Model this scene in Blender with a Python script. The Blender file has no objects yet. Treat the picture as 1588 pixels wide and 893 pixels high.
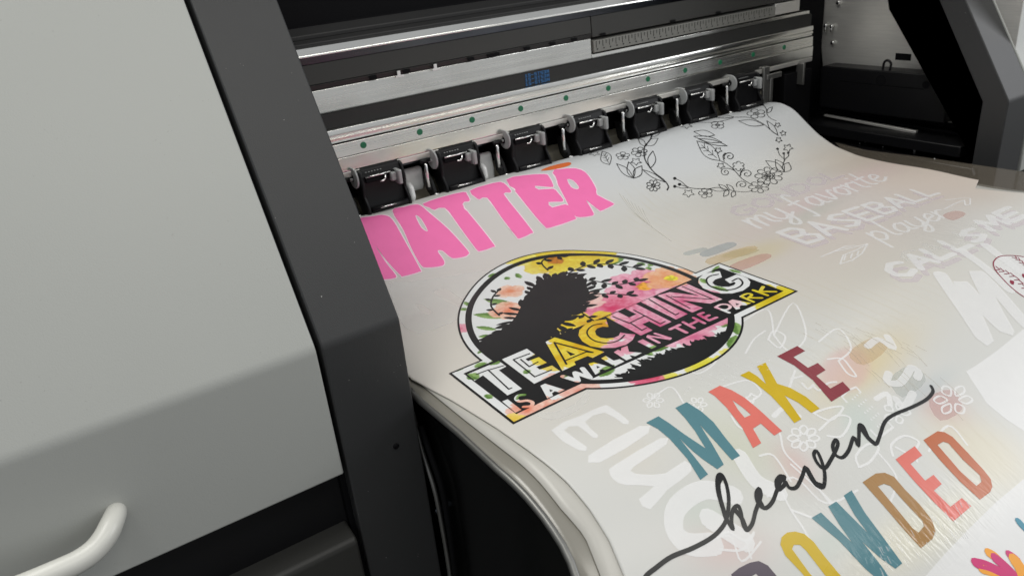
import bpy, bmesh, math, random
import numpy as np
from mathutils import Vector, Matrix
from mathutils.geometry import delaunay_2d_cdt
random.seed(7); RNG = np.random.default_rng(7)
S = bpy.context.scene; COL = S.collection

# ------------------------------------------------------------------ camera
# machine axes: X runs along the printer, Y into it, Z up; (0,0,0) is the inner crease of the left side frame
FOC, CX, CY = 1200., 794., 446.5
_vx = np.array([2083, 758, -1200.]); _vd = np.array([268, -2635, -1200.])
AX = _vx/np.linalg.norm(_vx); AZ = -_vd/np.linalg.norm(_vd); AZ -= AX*AZ.dot(AX); AZ /= np.linalg.norm(AZ); AY = np.cross(AZ, AX)
RM = np.array([AX, AY, AZ])
def ray(px, py): return RM@np.array([px-CX, CY-py, -FOC])
CAM = -(ray(620, 495)*(.000551*.8))
cam = bpy.data.cameras.new('camera'); camo = bpy.data.objects.new('camera', cam); COL.objects.link(camo)
cam.sensor_width = 36; cam.lens = FOC/1588*36; cam.clip_start = .02; cam.clip_end = 50
m = Matrix([list(RM[0])+[0], list(RM[1])+[0], list(RM[2])+[0], [0, 0, 0, 1]]); m.translation = Vector(CAM)
camo.matrix_world = m; S.camera = camo
cam.dof.use_dof = True; cam.dof.focus_distance = .60; cam.dof.aperture_fstop = 18
# ------------------------------------------------------------------ light
w = bpy.data.worlds.new('World'); S.world = w; w.use_nodes = True
w.node_tree.nodes['Background'].inputs[0].default_value = (.95, .97, 1, 1); w.node_tree.nodes['Background'].inputs[1].default_value = .42
def area(name, loc, target, sx, sy, power, color=(1, 1, 1)):
    l = bpy.data.lights.new(name, 'AREA'); l.shape = 'RECTANGLE'; l.size = sx; l.size_y = sy; l.energy = power; l.color = color
    o = bpy.data.objects.new(name, l); COL.objects.link(o); o.location = loc
    o.rotation_euler = (Vector(target)-Vector(loc)).to_track_quat('-Z', 'Y').to_euler(); return o
area('ceiling_lamp', (-.35, .25, 1.75), (.2, .0, -.05), 1.5, .5, 20, (1, .985, .93))
area('right_fill_lamp', (2.5, -1.15, .95), (.8, 0, 0), .9, 1.1, 17, (.97, .98, 1))  # unseen lamp added to brighten the right frame's front band
area('ceiling_lamp', (.5, -1.3, 1.75), (.3, .1, 0), 1.6, .3, 9, (1, .97, .9))
S.view_settings.view_transform = 'Standard'; S.view_settings.look = 'None'; S.view_settings.exposure = -.07; S.view_settings.gamma = 1
S.render.engine = 'CYCLES'

# ------------------------------------------------------------------ materials
def srgb(r, g, b, k=1.):
    f = lambda c: ((c/255)/12.92 if c/255 <= .04045 else ((c/255+.055)/1.055)**2.4)*k
    return (f(r), f(g), f(b))
def mat(name, col, rough=.5, metal=0., nscale=0, namt=.0, bump=0., bscale=200, stretch=(1, 1, 1), coat=0., alpha=1., spec=.5, trans=0., speck=0., vcol=None, ripple=0., rvar=0., coarse=0.):
    M = bpy.data.materials.new(name); M.use_nodes = True; nt = M.node_tree; N = nt.nodes; Lk = nt.links
    B = N['Principled BSDF']; B.inputs['Base Color'].default_value = (*col, 1); B.inputs['Roughness'].default_value = rough
    B.inputs['Metallic'].default_value = metal; B.inputs['Coat Weight'].default_value = coat; B.inputs['Coat Roughness'].default_value = .12
    B.inputs['Alpha'].default_value = alpha; B.inputs['Specular IOR Level'].default_value = spec; B.inputs['Transmission Weight'].default_value = trans
    geo = N.new('ShaderNodeNewGeometry'); mp = N.new('ShaderNodeMapping'); mp.inputs['Scale'].default_value = stretch; Lk.new(geo.outputs['Position'], mp.inputs[0])
    def noise(sc, det=3, src=mp):
        n = N.new('ShaderNodeTexNoise'); n.inputs['Scale'].default_value = sc; n.inputs['Detail'].default_value = det
        Lk.new(src.outputs[0] if src is mp else src.outputs['Position'], n.inputs['Vector']); return n
    def math_(op, a, b=None, c=None):
        q = N.new('ShaderNodeMath'); q.operation = op
        for i, v in enumerate((a, b, c)):
            if v is None: continue
            if isinstance(v, (int, float)): q.inputs[i].default_value = v
            else: Lk.new(v, q.inputs[i])
        return q.outputs[0]
    csock = None
    if vcol:
        a = N.new('ShaderNodeVertexColor'); a.layer_name = vcol; csock = a.outputs['Color']
    if namt:
        n = noise(nscale or 20, 4); hs = N.new('ShaderNodeHueSaturation'); hs.inputs['Color'].default_value = (*col, 1)
        if csock: Lk.new(csock, hs.inputs['Color'])
        Lk.new(math_('MULTIPLY_ADD', n.outputs['Fac'], 2*namt, 1-namt), hs.inputs['Value']); csock = hs.outputs[0]
    if speck:
        n = noise(900, 0, geo); mx = N.new('ShaderNodeMix'); mx.data_type = 'RGBA'
        mx.inputs['B'].default_value = (.35, .35, .33, 1)
        if csock: Lk.new(csock, mx.inputs['A'])
        else: mx.inputs['A'].default_value = (*col, 1)
        big = noise(40, 1, geo)
        Lk.new(math_('MULTIPLY', math_('GREATER_THAN', n.outputs['Fac'], 1-speck), math_('GREATER_THAN', big.outputs['Fac'], .55)), mx.inputs['Factor']); csock = mx.outputs['Result']
    if csock: Lk.new(csock, B.inputs['Base Color'])
    if rvar:
        n = noise(nscale or 30, 3); Lk.new(math_('MULTIPLY_ADD', n.outputs['Fac'], 2*rvar, rough-rvar), B.inputs['Roughness'])
    hb = None
    if bump:
        n = noise(bscale, 3); hb = math_('MULTIPLY', n.outputs['Fac'], bump)
    if coarse:
        n = noise(9, 2, geo); v = math_('MULTIPLY', n.outputs['Fac'], coarse); hb = math_('ADD', hb, v) if hb else v
    if ripple:
        at = N.new('ShaderNodeAttribute'); at.attribute_name = 'ripple'
        m2 = N.new('ShaderNodeMapping'); m2.inputs['Rotation'].default_value = (0, 0, .35); m2.inputs['Scale'].default_value = (330, 75, 100); Lk.new(geo.outputs['Position'], m2.inputs[0])
        n = N.new('ShaderNodeTexNoise'); n.inputs['Scale'].default_value = 1; n.inputs['Detail'].default_value = 2; n.inputs['Distortion'].default_value = .6; Lk.new(m2.outputs[0], n.inputs['Vector'])
        v = math_('MULTIPLY', math_('MULTIPLY', n.outputs['Fac'], ripple), at.outputs['Fac']); hb = math_('ADD', hb, v) if hb else v
        B.inputs['Roughness'].default_value = rough
        Lk.new(math_('MULTIPLY_ADD', at.outputs['Fac'], .14-rough, rough), B.inputs['Roughness'])
    if hb:
        bp = N.new('ShaderNodeBump'); bp.inputs['Strength'].default_value = 1; bp.inputs['Distance'].default_value = 1
        Lk.new(hb, bp.inputs['Height']); Lk.new(bp.outputs[0], B.inputs['Normal'])
    return M

M_cover = mat('painted_grey_panel', (.44, .452, .428), .40, nscale=5, namt=.045, rvar=.07, bump=.00009, bscale=1100, speck=.16)
M_white_cover = M_cover
M_frame = mat('charcoal_textured_paint', (.036, .037, .038), .46, nscale=30, namt=.06, bump=.00010, bscale=1400, speck=.125)
M_black = mat('black_satin_plastic', (.006, .006, .007), .42, spec=.3, nscale=30, namt=.15)
M_void = mat('black_matt_lining', (.004, .004, .005), .8, spec=.15, nscale=12, namt=.2)
M_bed = mat('glossy_black_bed', (.006, .006, .007), .16, nscale=30, namt=.2, speck=.2)
M_gloss = mat('glossy_black_guard', (.006, .0065, .0065), .22, nscale=20, namt=.2, coat=.15, coarse=.002)
M_steel = mat('brushed_steel', (.95, .95, .90), .27, 1., nscale=1, namt=.12, stretch=(6, 300, 300), bump=.000012, bscale=8, rvar=.08, coarse=.004)
M_rail = mat('ground_aluminium', (.95, .95, .91), .20, 1., nscale=1, namt=.12, stretch=(9, 200, 200), rvar=.06, coarse=.003)
M_plate = mat('brushed_side_plate', (.80, .79, .75), .46, .72, nscale=1, namt=.12, stretch=(40, 40, 700), rvar=.1, coarse=.003)
M_bracket = mat('zinc_bracket', (.22, .22, .21), .42, .8, nscale=60, namt=.15)
M_darksteel = mat('dark_blued_steel', (.09, .10, .12), .22, 1., nscale=1, namt=.4, stretch=(14, 100, 100))
M_greypanel = mat('dark_grey_panel', (.036, .036, .033), .5, nscale=20, namt=.08, bump=.00003, bscale=1200)
M_lip = mat('dark_lip', (.014, .014, .014), .5, nscale=20, namt=.1)
M_belt = mat('black_rubber_belt', (.018, .018, .017), .6, nscale=300, namt=.2)
M_green = mat('green_plug_plastic', (.015, .16, .075), .35, nscale=80, namt=.08)
M_blue = mat('blue_belt_ink', (.03, .14, .34), .5, nscale=600, namt=.3)
M_ink = mat('black_print_ink', (.012, .0125, .013), .38, nscale=60, namt=.1, ripple=.0010)
M_chrome = mat('polished_steel_rod', (.85, .85, .84), .26, 1., nscale=200, namt=.1)
M_greypl = mat('grey_translucent_plastic', (.34, .35, .35), .3, nscale=100, namt=.1, spec=.6)
M_whitepl = mat('milky_plastic', (.80, .81, .80), .25, nscale=90, namt=.12, coarse=.004)
M_beige = mat('beige_platen_cover', (.42, .39, .31), .5, nscale=40, namt=.08)
M_ruler = mat('ruler_face', (.26, .26, .24), .38, .3, nscale=60, namt=.15, stretch=(20, 20, 20))
M_handle = mat('white_handle_plastic', (.70, .70, .65), .35, nscale=40, namt=.02)
M_floor = mat('grey_floor', (.16, .16, .15), .5, nscale=5, namt=.15)

# ------------------------------------------------------------------ mesh helpers
def link(name, me, material, parent=None, smooth=False):
    o = bpy.data.objects.new(name, me); COL.objects.link(o)
    if material: me.materials.append(material)
    if parent: o.parent = parent
    if smooth:
        for p in me.polygons: p.use_smooth = True
    return o
def tag(o, label=None, cat=None, group=None, kind=None):
    for k, v in (('label', label), ('category', cat), ('group', group), ('kind', kind)):
        if v: o[k] = v
    return o
def empty(name, loc, label, cat):
    o = bpy.data.objects.new(name, None); COL.objects.link(o); o.empty_display_size = .02
    tag(o, label, cat); return o
def frombm(name, bm, material, parent=None, smooth=False, bevel=0., seg=2):
    bmesh.ops.recalc_face_normals(bm, faces=bm.faces[:])
    me = bpy.data.meshes.new(name); bm.to_mesh(me); bm.free()
    o = link(name, me, material, parent, smooth)
    if bevel:
        md = o.modifiers.new('bevel', 'BEVEL'); md.width = bevel; md.segments = seg; md.limit_method = 'ANGLE'; md.angle_limit = math.radians(28)
        md.harden_normals = False
        
    if not smooth:
        for p in me.polygons: p.use_smooth = True
        me.set_sharp_from_angle(angle=math.radians(28))
    return o
def add_box(bm, x0, x1, y0, y1, z0, z1):
    v = [bm.verts.new(p) for p in ((x0, y0, z0), (x1, y0, z0), (x1, y1, z0), (x0, y1, z0), (x0, y0, z1), (x1, y0, z1), (x1, y1, z1), (x0, y1, z1))]
    for f in ((3, 2, 1, 0), (4, 5, 6, 7), (0, 1, 5, 4), (1, 2, 6, 5), (2, 3, 7, 6), (3, 0, 4, 7)): bm.faces.new([v[i] for i in f])
def add_prism(bm, prof, x0, x1):            # prof: closed loop of (y, z)
    a = [bm.verts.new((x0, y, z)) for y, z in prof]; b = [bm.verts.new((x1, y, z)) for y, z in prof]
    bm.faces.new(a); bm.faces.new(b[::-1]); n = len(prof)
    for i in range(n): bm.faces.new([a[i], b[i], b[(i+1) % n], a[(i+1) % n]])
def add_tube(bm, pts, r, seg=12, caps=True):
    pts = [Vector(p) for p in pts]; rs = r if isinstance(r, (list, tuple)) else [r]*len(pts); rings = []
    up = None
    for i, p in enumerate(pts):
        d = (pts[min(i+1, len(pts)-1)]-pts[max(i-1, 0)]).normalized()
        if up is None: up = d.orthogonal().normalized()
        up = (up-d*up.dot(d)).normalized(); s = d.cross(up)
        rings.append([bm.verts.new(p+(up*math.cos(2*math.pi*k/seg)+s*math.sin(2*math.pi*k/seg))*rs[i]) for k in range(seg)])
    for a, b in zip(rings, rings[1:]):
        for k in range(seg): bm.faces.new([a[k], a[(k+1) % seg], b[(k+1) % seg], b[k]])
    if caps: bm.faces.new(rings[0][::-1]); bm.faces.new(rings[-1])
def box(name, x0, x1, y0, y1, z0, z1, M, parent=None, bevel=.0008):
    bm = bmesh.new(); add_box(bm, x0, x1, y0, y1, z0, z1); return frombm(name, bm, M, parent, bevel=bevel)
def prism(name, prof, x0, x1, M, parent=None, bevel=0, seg=2):
    bm = bmesh.new(); add_prism(bm, prof, x0, x1); return frombm(name, bm, M, parent, bevel=bevel, seg=seg)
def tube(name, pts, r, M, parent=None, seg=14):
    bm = bmesh.new(); add_tube(bm, pts, r, seg); return frombm(name, bm, M, parent, smooth=True)
def catmull(P, n=6, closed=False):
    P = np.array(P, float); out = []; N = len(P)
    rng = range(N if closed else N-1)
    for i in rng:
        g = (lambda j: P[j % N]) if closed else (lambda j: P[min(max(j, 0), N-1)])
        p0, p1, p2, p3 = g(i-1), g(i), g(i+1), g(i+2)
        for t in np.linspace(0, 1, n, endpoint=False):
            out.append(.5*((2*p1)+(-p0+p2)*t+(2*p0-5*p1+4*p2-p3)*t*t+(-p0+3*p1-3*p2+p3)*t**3))
    if not closed: out.append(P[-1])
    return np.array(out)

# ------------------------------------------------------------------ the film's surface
_ys = np.linspace(-.6, .42, 3000)
_P = [(-.6, -.065), (-.1, -.065), (0, -.065), (.062, -.0645), (.123, -.0625), (.155, -.0565), (.181, -.0445), (.200, -.032), (.224, -.016), (.245, -.0095), (.267, -.0105), (.30, -.03), (.33, -.055), (.36, -.075), (.42, -.10)]
_z = np.interp(_ys, [p[0] for p in _P], [p[1] for p in _P]); _k = np.hanning(81); _k /= _k.sum()
_z = np.convolve(np.pad(_z, 40, 'edge'), _k, 'valid')
def hgt(x, y):
    x = np.asarray(x, float); y = np.asarray(y, float)
    k = 2.3+2.5*np.exp(-np.maximum(x-.01, 0)**2/.10**2)
    d = np.maximum(0, -.1-y)
    wav = .0007*np.sin(x*23+y*9)*np.clip((y+.35)*4, 0, 1)+.0012*np.exp(-((x-.66)/.05)**2)*np.sin(y*42)
    return np.interp(y, _ys, _z)-k*d*d/(1+1.2*d)+wav
def hits(P):
    """photo points (n,2) -> points (x, y) on the film"""
    P = np.atleast_2d(np.array(P, float)); D = np.stack([P[:, 0]-CX, CY-P[:, 1], np.full(len(P), -FOC)], 1)@RM.T
    T = np.linspace(.0002, .0013, 500)
    X = CAM[0]+D[:, 0:1]*T; Y = CAM[1]+D[:, 1:2]*T; Z = CAM[2]+D[:, 2:3]*T
    G = Z-hgt(X, Y); idx = np.argmax(G < 0, axis=1); idx[idx == 0] = len(T)-1
    lo = T[idx-1]; hi = T[idx]
    for _ in range(24):
        mid = (lo+hi)/2; g = CAM[2]+D[:, 2]*mid-hgt(CAM[0]+D[:, 0]*mid, CAM[1]+D[:, 1]*mid)
        lo = np.where(g > 0, mid, lo); hi = np.where(g > 0, hi, mid)
    return np.stack([CAM[0]+D[:, 0]*lo, CAM[1]+D[:, 1]*lo], 1)
def proj(X, Y, Z):
    V = np.stack([X-CAM[0], Y-CAM[1], Z-CAM[2]], -1)@RM
    return CX+FOC*V[..., 0]/-V[..., 2], CY-FOC*V[..., 1]/-V[..., 2]
def un(px, py, ax, val):
    d = ray(px, py); return CAM+d*((val-CAM[ax])/d[ax])
def seg_soft(px, py, a, b, r):
    ax, ay = a; bx, by = b; t = np.clip(((px-ax)*(bx-ax)+(py-ay)*(by-ay))/((bx-ax)**2+(by-ay)**2+1e-9), 0, 1)
    return np.exp(-((px-ax-t*(bx-ax))**2+(py-ay-t*(by-ay))**2)/r**2)
def blob(px, py, cx, cy, rx, ry, ang=0, p=2):
    c, s = math.cos(math.radians(ang)), math.sin(math.radians(ang)); u = ((px-cx)*c+(py-cy)*s)/rx; v = (-(px-cx)*s+(py-cy)*c)/ry
    return np.exp(-(u*u+v*v)**(p/2))
RIP = [(1250, 640, 200, 60, -32, 1.), (1400, 850, 160, 60, -32, 1.), (1120, 590, 90, 30, -25, .7), (1330, 540, 120, 40, -20, .9), (1480, 370, 120, 40, 20, .6), (1290, 750, 120, 60, -35, .6)]
def ripple_at(px, py):
    r = 0*px
    for a in RIP: r = np.maximum(r, a[5]*blob(px, py, *a[:5]))
    return np.clip(r, 0, 1)
def setripple(me, X, Y, Z):
    px, py = proj(X, Y, Z); a = me.attributes.new('ripple', 'FLOAT', 'POINT'); a.data.foreach_set('value', ripple_at(px, py).astype(np.float32))
def setcol(me, rgb):
    a = me.color_attributes.new('tint', 'FLOAT_COLOR', 'POINT'); d = np.ones((len(rgb), 4), np.float32); d[:, :3] = rgb; a.data.foreach_set('color', d.ravel())

# ------------------------------------------------------------------ the printer
floor = tag(box('floor', -4, 5, -4, 4, -.96, -.90, M_floor, None, 0), kind='structure')
PR = empty('printer', (0.37, .15, -.90), 'wide format roll printer with light grey front covers, charcoal frames and an open print bay', 'printer')
PI = Vector(PR.location)
def P_(o, parent=None):
    o.parent = parent or PR
    if not parent: o.matrix_parent_inverse = Matrix.Translation(-PI)
    return o
def seat(o, parent): o.parent = parent; return o

def rounded(prof, r):
    """round the convex crease of an open (y, z) line"""
    out = [prof[0]]
    for a, b, c in zip(prof, prof[1:], prof[2:]):
        a, b, c = map(np.array, (a, b, c)); u = (a-b)/np.linalg.norm(a-b); v = (c-b)/np.linalg.norm(c-b)
        for t in np.linspace(0, 1, 6):
            p = (1-t)**2*(b+u*r)+2*t*(1-t)*b+t*t*(b+v*r); out.append(tuple(p))
    out.append(prof[-1]); return out
def shell(line, th):
    L = [np.array(p) for p in line]; off = []
    for i, p in enumerate(L):
        d = L[min(i+1, len(L)-1)]-L[max(i-1, 0)]; d /= np.linalg.norm(d); off.append(tuple(p+np.array([-d[1], d[0]])*th))
    return line+off[::-1]
TOPY, TOPZ = .1226*2.6, .2049*2.6
# left cover with its edge bead, right cover
def cover(x0, x1):
    line = rounded([(TOPY, TOPZ), (0, 0), (-.0004, -.0992)], .0045)
    line = line+[(.004, -.1005), (.014, -.1005)]
    return P_(prism('front_cover', shell(line[:-2], .012) if False else line+[(.014, -.004), (TOPY+.014, TOPZ-.004)], x0, x1, M_cover, None, .0012, 2))
cover(-1.1, -.0605)
cover(.858, 1.5)
def side_frame(x0, x1):
    line = rounded([(TOPY, TOPZ), (0.0, 0.0), (.0035, -.24), (.006, -.88)], .0035)
    back = [(.036, -.88), (.033, -.24), (.030, -.004), (TOPY+.030, TOPZ-.004)]
    return P_(prism('side_frame', line+back, x0, x1, M_frame, None, .0012, 2))
fl = side_frame(-.0568, 0.0)
fr = side_frame(.8, .8545)
bm = bmesh.new(); p = un(614, 691, 1, .0013)
add_tube(bm, [(p[0], .0075, p[2]), (p[0], .0004, p[2])], .0022, 16); hole = seat(frombm('screw_hole', bm, M_void, None, True), fl)
hole.matrix_parent_inverse = fl.matrix_world.inverted() if False else Matrix.Identity(4)
# recess strips in the seams, lower bodies
P_(box('seam_strip', -.0608, -.0565, .012, .05, -.88, 0, M_void, None, 0))
P_(prism('seam_strip', [(.010, -.002), (.02, -.01), (TOPY+.02, TOPZ-.01), (TOPY+.01, TOPZ)], -.0607, -.0566, M_void))
P_(prism('seam_strip', [(.010, -.002), (.02, -.01), (TOPY+.02, TOPZ-.01), (TOPY+.01, TOPZ)], .8543, .8583, M_void))
P_(prism('lower_body', [(.016, -.09), (.016, -.88), (.60, -.88), (.60, -.06), (.09, -.06)], -1.1, -.0605, M_black, None, .001))
P_(prism('lower_panel', [(.020, -.1495), (-.001, -.1545), (-.0035, -.158), (-.0035, -.60), (.012, -.61)], -1.1, -.0622, M_greypanel, None, .002, 3))
P_(prism('lower_body', [(.016, -.09), (.016, -.88), (.60, -.88), (.60, -.06), (.09, -.06)], .858, 1.5, M_black, None, .001))
P_(prism('housing_core', [(.04, -.88), (.034, -.01), (TOPY+.034, TOPZ-.01), (.60, TOPZ), (.60, -.88)], -1.1, -.012, M_void))
P_(prism('housing_core', [(.04, -.88), (.6, -.88), (.60, TOPZ), (TOPY+.034, TOPZ-.01), (.034, -.01)], .875, 1.5, M_void))
# handle on the left cover
hp = [tuple(un(a, b, 1, c)) for a, b, c in ((180, 790, .004), (179, 797, -.004), (173, 812, -.011), (163, 832, -.017), (147, 852, -.021), (122, 870, -.024), (85, 887, -.026), (40, 906, -.027), (-20, 930, -.028), (-120, 975, -.028), (-240, 1030, -.026), (-280, 1040, .004))]
hc = catmull(hp, 6)
o = P_(tube('handle', hc, [.0056+.0010*min(1, i/14) for i in range(len(hc))], M_handle, None, 20))

# back wall, hood, floor of the bay
P_(box('bay_back_wall', -.01, .86, .345, .36, -.5, .60, M_void, None, 0))
P_(prism('hood', [(.305, .163), (.31, .17), (.315, TOPZ), (.33, TOPZ), (.344, .16)], -.01, .86, M_void, None, .001))
P_(prism('hood_edge', [(.2945, .163), (.3045, .170), (.3045, .159), (.2945, .159)], .0, .80, M_lip, None, .0008))
P_(prism('hood_edge', [(.2890, .1560), (.2980, .1612), (.2980, .1515), (.2890, .1505)], .0, .80, M_lip, None, .0008))
# rails: (y, z) sections run the width of the bay
rail = P_(prism('top_rail', [(.2855, .1530), (.2790, .1470), (.2786, .1452), (.2950, .1452), (.2950, .1530)], .0, .80, M_rail, None, .0005))
seat(prism('rail_channel', [(.2800, .1450), (.2815, .1385), (.296, .1385), (.296, .1450)], .0, .80, M_darksteel, None, .0004), rail)
gp = P_(prism('encoder_panel', [(.2822, .1382), (.2812, .1195), (.296, .1195), (.296, .1382)], .0, .4060, M_greypanel, None, .0006))
P_(prism('encoder_panel', [(.2822, .1382), (.2812, .1150), (.296, .1150), (.296, .1382)], .4070, .80, M_greypanel, None, .0006))
lip = P_(prism('panel_lip', [(.2806, .1193), (.2826, .1142), (.296, .1142), (.296, .1193)], .0, .4060, M_lip, None, .0004))
for x in (.125, .162, .238, .270, .262, .31, .345, .376, .418, .53, .61):           # small notches along the lip
    z = .1166
    seat(box('notch', x, x+.008, .2796, .2806, z-.0014, z+.0014, M_void, None, .0003), lip)
for x in (.155, .1967):
    bm = bmesh.new(); add_prism(bm, [(.2789, .1125), (.2787, .1185), (.2801, .1185), (.2801, .1125)], x, x+.0035)
    add_prism(bm, [(.2789, .1122), (.2788, .1142), (.2801, .1142), (.2801, .1122)], x-.002, x+.007); seat(frombm('clip', bm, M_whitepl, None, False, .0003), lip)
bm = bmesh.new()
add_prism(bm, [(.2820, .1140), (.2816, .0895), (.296, .0895), (.296, .1140)], .0, .4052)
add_prism(bm, [(.2820, .0962), (.2816, .0895), (.296, .0895), (.296, .0962)], .4058, .80)
P_(frombm('carriage_beam', bm, M_steel, None, False, .0005))
rul = P_(prism('scale_ruler', [(.2795, .1112), (.2795, .0980), (.296, .0980), (.296, .1135)], .4072, .7240, M_ruler, None, .0004))
bm = bmesh.new()
for i in range(62):
    x = .4105+i*.005; big = i % 2 == 0
    add_box(bm, x, x+.0005, .2791, .2794, .1100-(.0065 if big else .0035), .1106)
for i in range(31):
    x = .4117+i*.010; add_box(bm, x-.0003, x+.0012, .2791, .2794, .1008, .1022)
seat(frombm('graduation', bm, M_ink), rul)
P_(prism('beam_end_plate', [(.2800, .1135), (.2800, .0990), (.296, .0990), (.296, .1135)], .7245, .775, M_plate, None, .0005))
# toothed belt
bm = bmesh.new(); add_box(bm, 0, .80, .2780, .2812, .0772, .0912)
for i in range(390):
    x = i*.00205; add_box(bm, x, x+.0011, .2781, .2811, .0912, .0923)
belt = P_(frombm('drive_belt', bm, M_belt))
# belt lettering in a small block font
F57 = {'1': ['010', '110', '010', '010', '111'], '5': ['111', '100', '111', '001', '111'], '-': ['000', '000', '111', '000', '000'], 'S': ['111', '100', '111', '001', '111'],
       'T': ['111', '010', '010', '010', '010'], '3': ['111', '001', '111', '001', '111'], 'M': ['101', '111', '111', '101', '101']}
bm = bmesh.new()
for r, zt in enumerate((.0903, .0858, .0813)):
    x = .3065
    for ch in '15-STS3M':
        for j, row in enumerate(F57[ch]):
            i = 0
            while i < 3:
                if row[i] == '1':
                    k = i
                    while k < 3 and row[k] == '1': k += 1
                    add_box(bm, x+i*.00115, x+k*.00115-.0001, .27745, .2779, zt-(j+1)*.00072, zt-j*.00072-.00008); i = k
                else: i += 1
        x += .00425
seat(frombm('belt_lettering', bm, M_blue), belt)
# linear guide below the belt
P_(prism('guide_rail', [(.2780, .0770), (.2745, .0758), (.2738, .0735), (.2740, .0700), (.2752, .0692), (.2752, .0686), (.2740, .0678), (.2742, .0655), (.2756, .0648), (.2752, .0630), (.29, .0630), (.29, .0770)], .0, .80, M_rail, None, .0007, 2))
gs = P_(prism('bolted_strip', [(.2735, .0616), (.2730, .0485), (.29, .0485), (.29, .0616)], .0, .80, M_steel, None, .0005))
for i in range(12):
    x = .1043-.0634+i*.0634*.9995
    if x > .79: break
    bm = bmesh.new(); add_tube(bm, [(x, .2741, .0556), (x, .2727 if i % 3 else .2726, .0556)], .0033, 20)
    seat(frombm('green_plug', bm, M_green, None, False, .0003), gs)
P_(prism('reflective_strip', [(.2722, .0480), (.2724, .0345), (.2728, .0338), (.29, .0338), (.29, .0480)], .0, .80, M_rail, None, .0006))
P_(prism('lower_channel', [(.2720, .0334), (.2726, .0275), (.30, .0262), (.30, .0334)], .0, .80, M_plate, None, .0006))
P_(box('rear_shaft', .0, .74, .2985, .3025, .0170, .0215, M_darksteel, None, .0015))

# pinch roller units
def fan(bm, cx, cy, cz, r, n=24, th=.0022):
    a = [bm.verts.new((cx-th/2, cy+r*math.cos(2*math.pi*i/n), cz+r*math.sin(2*math.pi*i/n))) for i in range(n)]
    b = [bm.verts.new((cx+th/2, cy+r*math.cos(2*math.pi*i/n), cz+r*math.sin(2*math.pi*i/n))) for i in range(n)]
    bm.faces.new(a[::-1]); bm.faces.new(b)
    for i in range(n): bm.faces.new([a[i], a[(i+1) % n], b[(i+1) % n], b[i]])
def pinch_unit(x):
    """x = left edge of the black lever plate"""
    bm = bmesh.new()
    add_prism(bm, [(.2745, .0345), (.2705, .0325), (.2665, .0230), (.2690, .0120), (.2660, -.0040), (.2625, -.0170), (.2660, -.0215), (.2800, -.0200), (.2960, .0120), (.2960, .0330)], x+.002, x+.046)
    u = P_(frombm('pinch_roller', bm, M_black, None, False, .0015, 2)); U = []
    def part(name, bm, M, smooth=False, bev=0): U.append(seat(frombm(name, bm, M, None, smooth, bev), u))
    for s in (x-.001, x+.0445):
        bm = bmesh.new(); add_prism(bm, [(.2735, .0335), (.2668, .0310), (.2630, .0180), (.2650, .0060), (.2580, -.0040), (.2570, -.0120), (.2600, -.0220), (.2700, -.0240), (.2850, .0050), (.2850, .0335)], s, s+.0035)
        part('cheek', bm, M_black, False, .0012)
    bm = bmesh.new(); add_box(bm, x+.004, x+.041, .2630, .2662, .0195, .0268); part('slot', bm, M_void, False, .0008)
    bm = bmesh.new(); add_tube(bm, [(x+.0035, .2618, .0262), (x+.031, .2618, .0262)], .0008, 10); part('rod', bm, M_chrome, True)
    bm = bmesh.new(); add_tube(bm, [(x+.018, .2610, .0196), (x+.0215, .2608, .0192), (x+.0240, .2610, .0210), (x+.0250, .2614, .0245)], .0008, 8); part('spring_hook', bm, M_chrome, True)
    bm = bmesh.new(); add_box(bm, x+.030, x+.036, .2590, .2660, .0165, .0255); add_box(bm, x+.036, x+.0405, .2550, .2680, .0125, .0275); part('release_tab', bm, M_greypl, False, .0014)
    bm = bmesh.new(); add_tube(bm, [(x+.004, .2598, -.0075), (x+.044, .2598, -.0075)], .0030, 12); part('roller_axle_cover', bm, M_black, True)
    bm = bmesh.new(); add_tube(bm, [(x+.012, .2563, -.0058), (x+.0295, .2563, -.0058)], .0008, 8); part('roller_axle', bm, M_chrome, True)
    bm = bmesh.new()
    for k in range(6): add_box(bm, x+.006+k*.0032, x+.0073+k*.0032, .2655, .2668, .0298, .0304)
    part('rib_mark', bm, M_greypl)
    bm = bmesh.new(); fan(bm, x-.0052, .2700, .0262, .0104); add_box(bm, x-.0100, x-.0042, .2700, .2735, .0238, .0262); part('cam_disc', bm, M_greypl, False, .0006)
    bm = bmesh.new(); fan(bm, x-.0042, .2720, .0262, .0040, 16, .0045); part('cam_hub', bm, M_black)
    bm = bmesh.new(); pts = [(x-.0172, .2672, .0245), (x-.0170, .2668, .0235), (x-.0165, .2660, -.0005)]; add_tube(bm, pts, [.0014, .0020, .0018], 12); part('tension_spring', bm, M_chrome, True)
    bm = bmesh.new(); add_tube(bm, [(x-.0165, .2660, -.0003), (x-.0164, .2658, -.0045)], .0021, 12); add_tube(bm, [(x-.021, .2690, .0262), (x-.0100, .2700, .0258)], .0020, 10); part('spring_end', bm, M_black, True)
    bm = bmesh.new()
    add_prism(bm, [(.2850, .0100), (.2780, .0080), (.2720, .0010), (.2660, -.0120), (.2700, -.0210), (.2850, -.0100), (.2900, .0100)], x-.0115, x-.0065); part('swing_arm', bm, M_black, False, .0012)
    bm = bmesh.new(); add_tube(bm, [(x-.012, .2650, -.0110), (x-.0055, .2648, -.0112)], .0014, 10); part('pivot_pin', bm, M_chrome, True)
    return u, U
proto, parts = pinch_unit(.0924)
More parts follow.
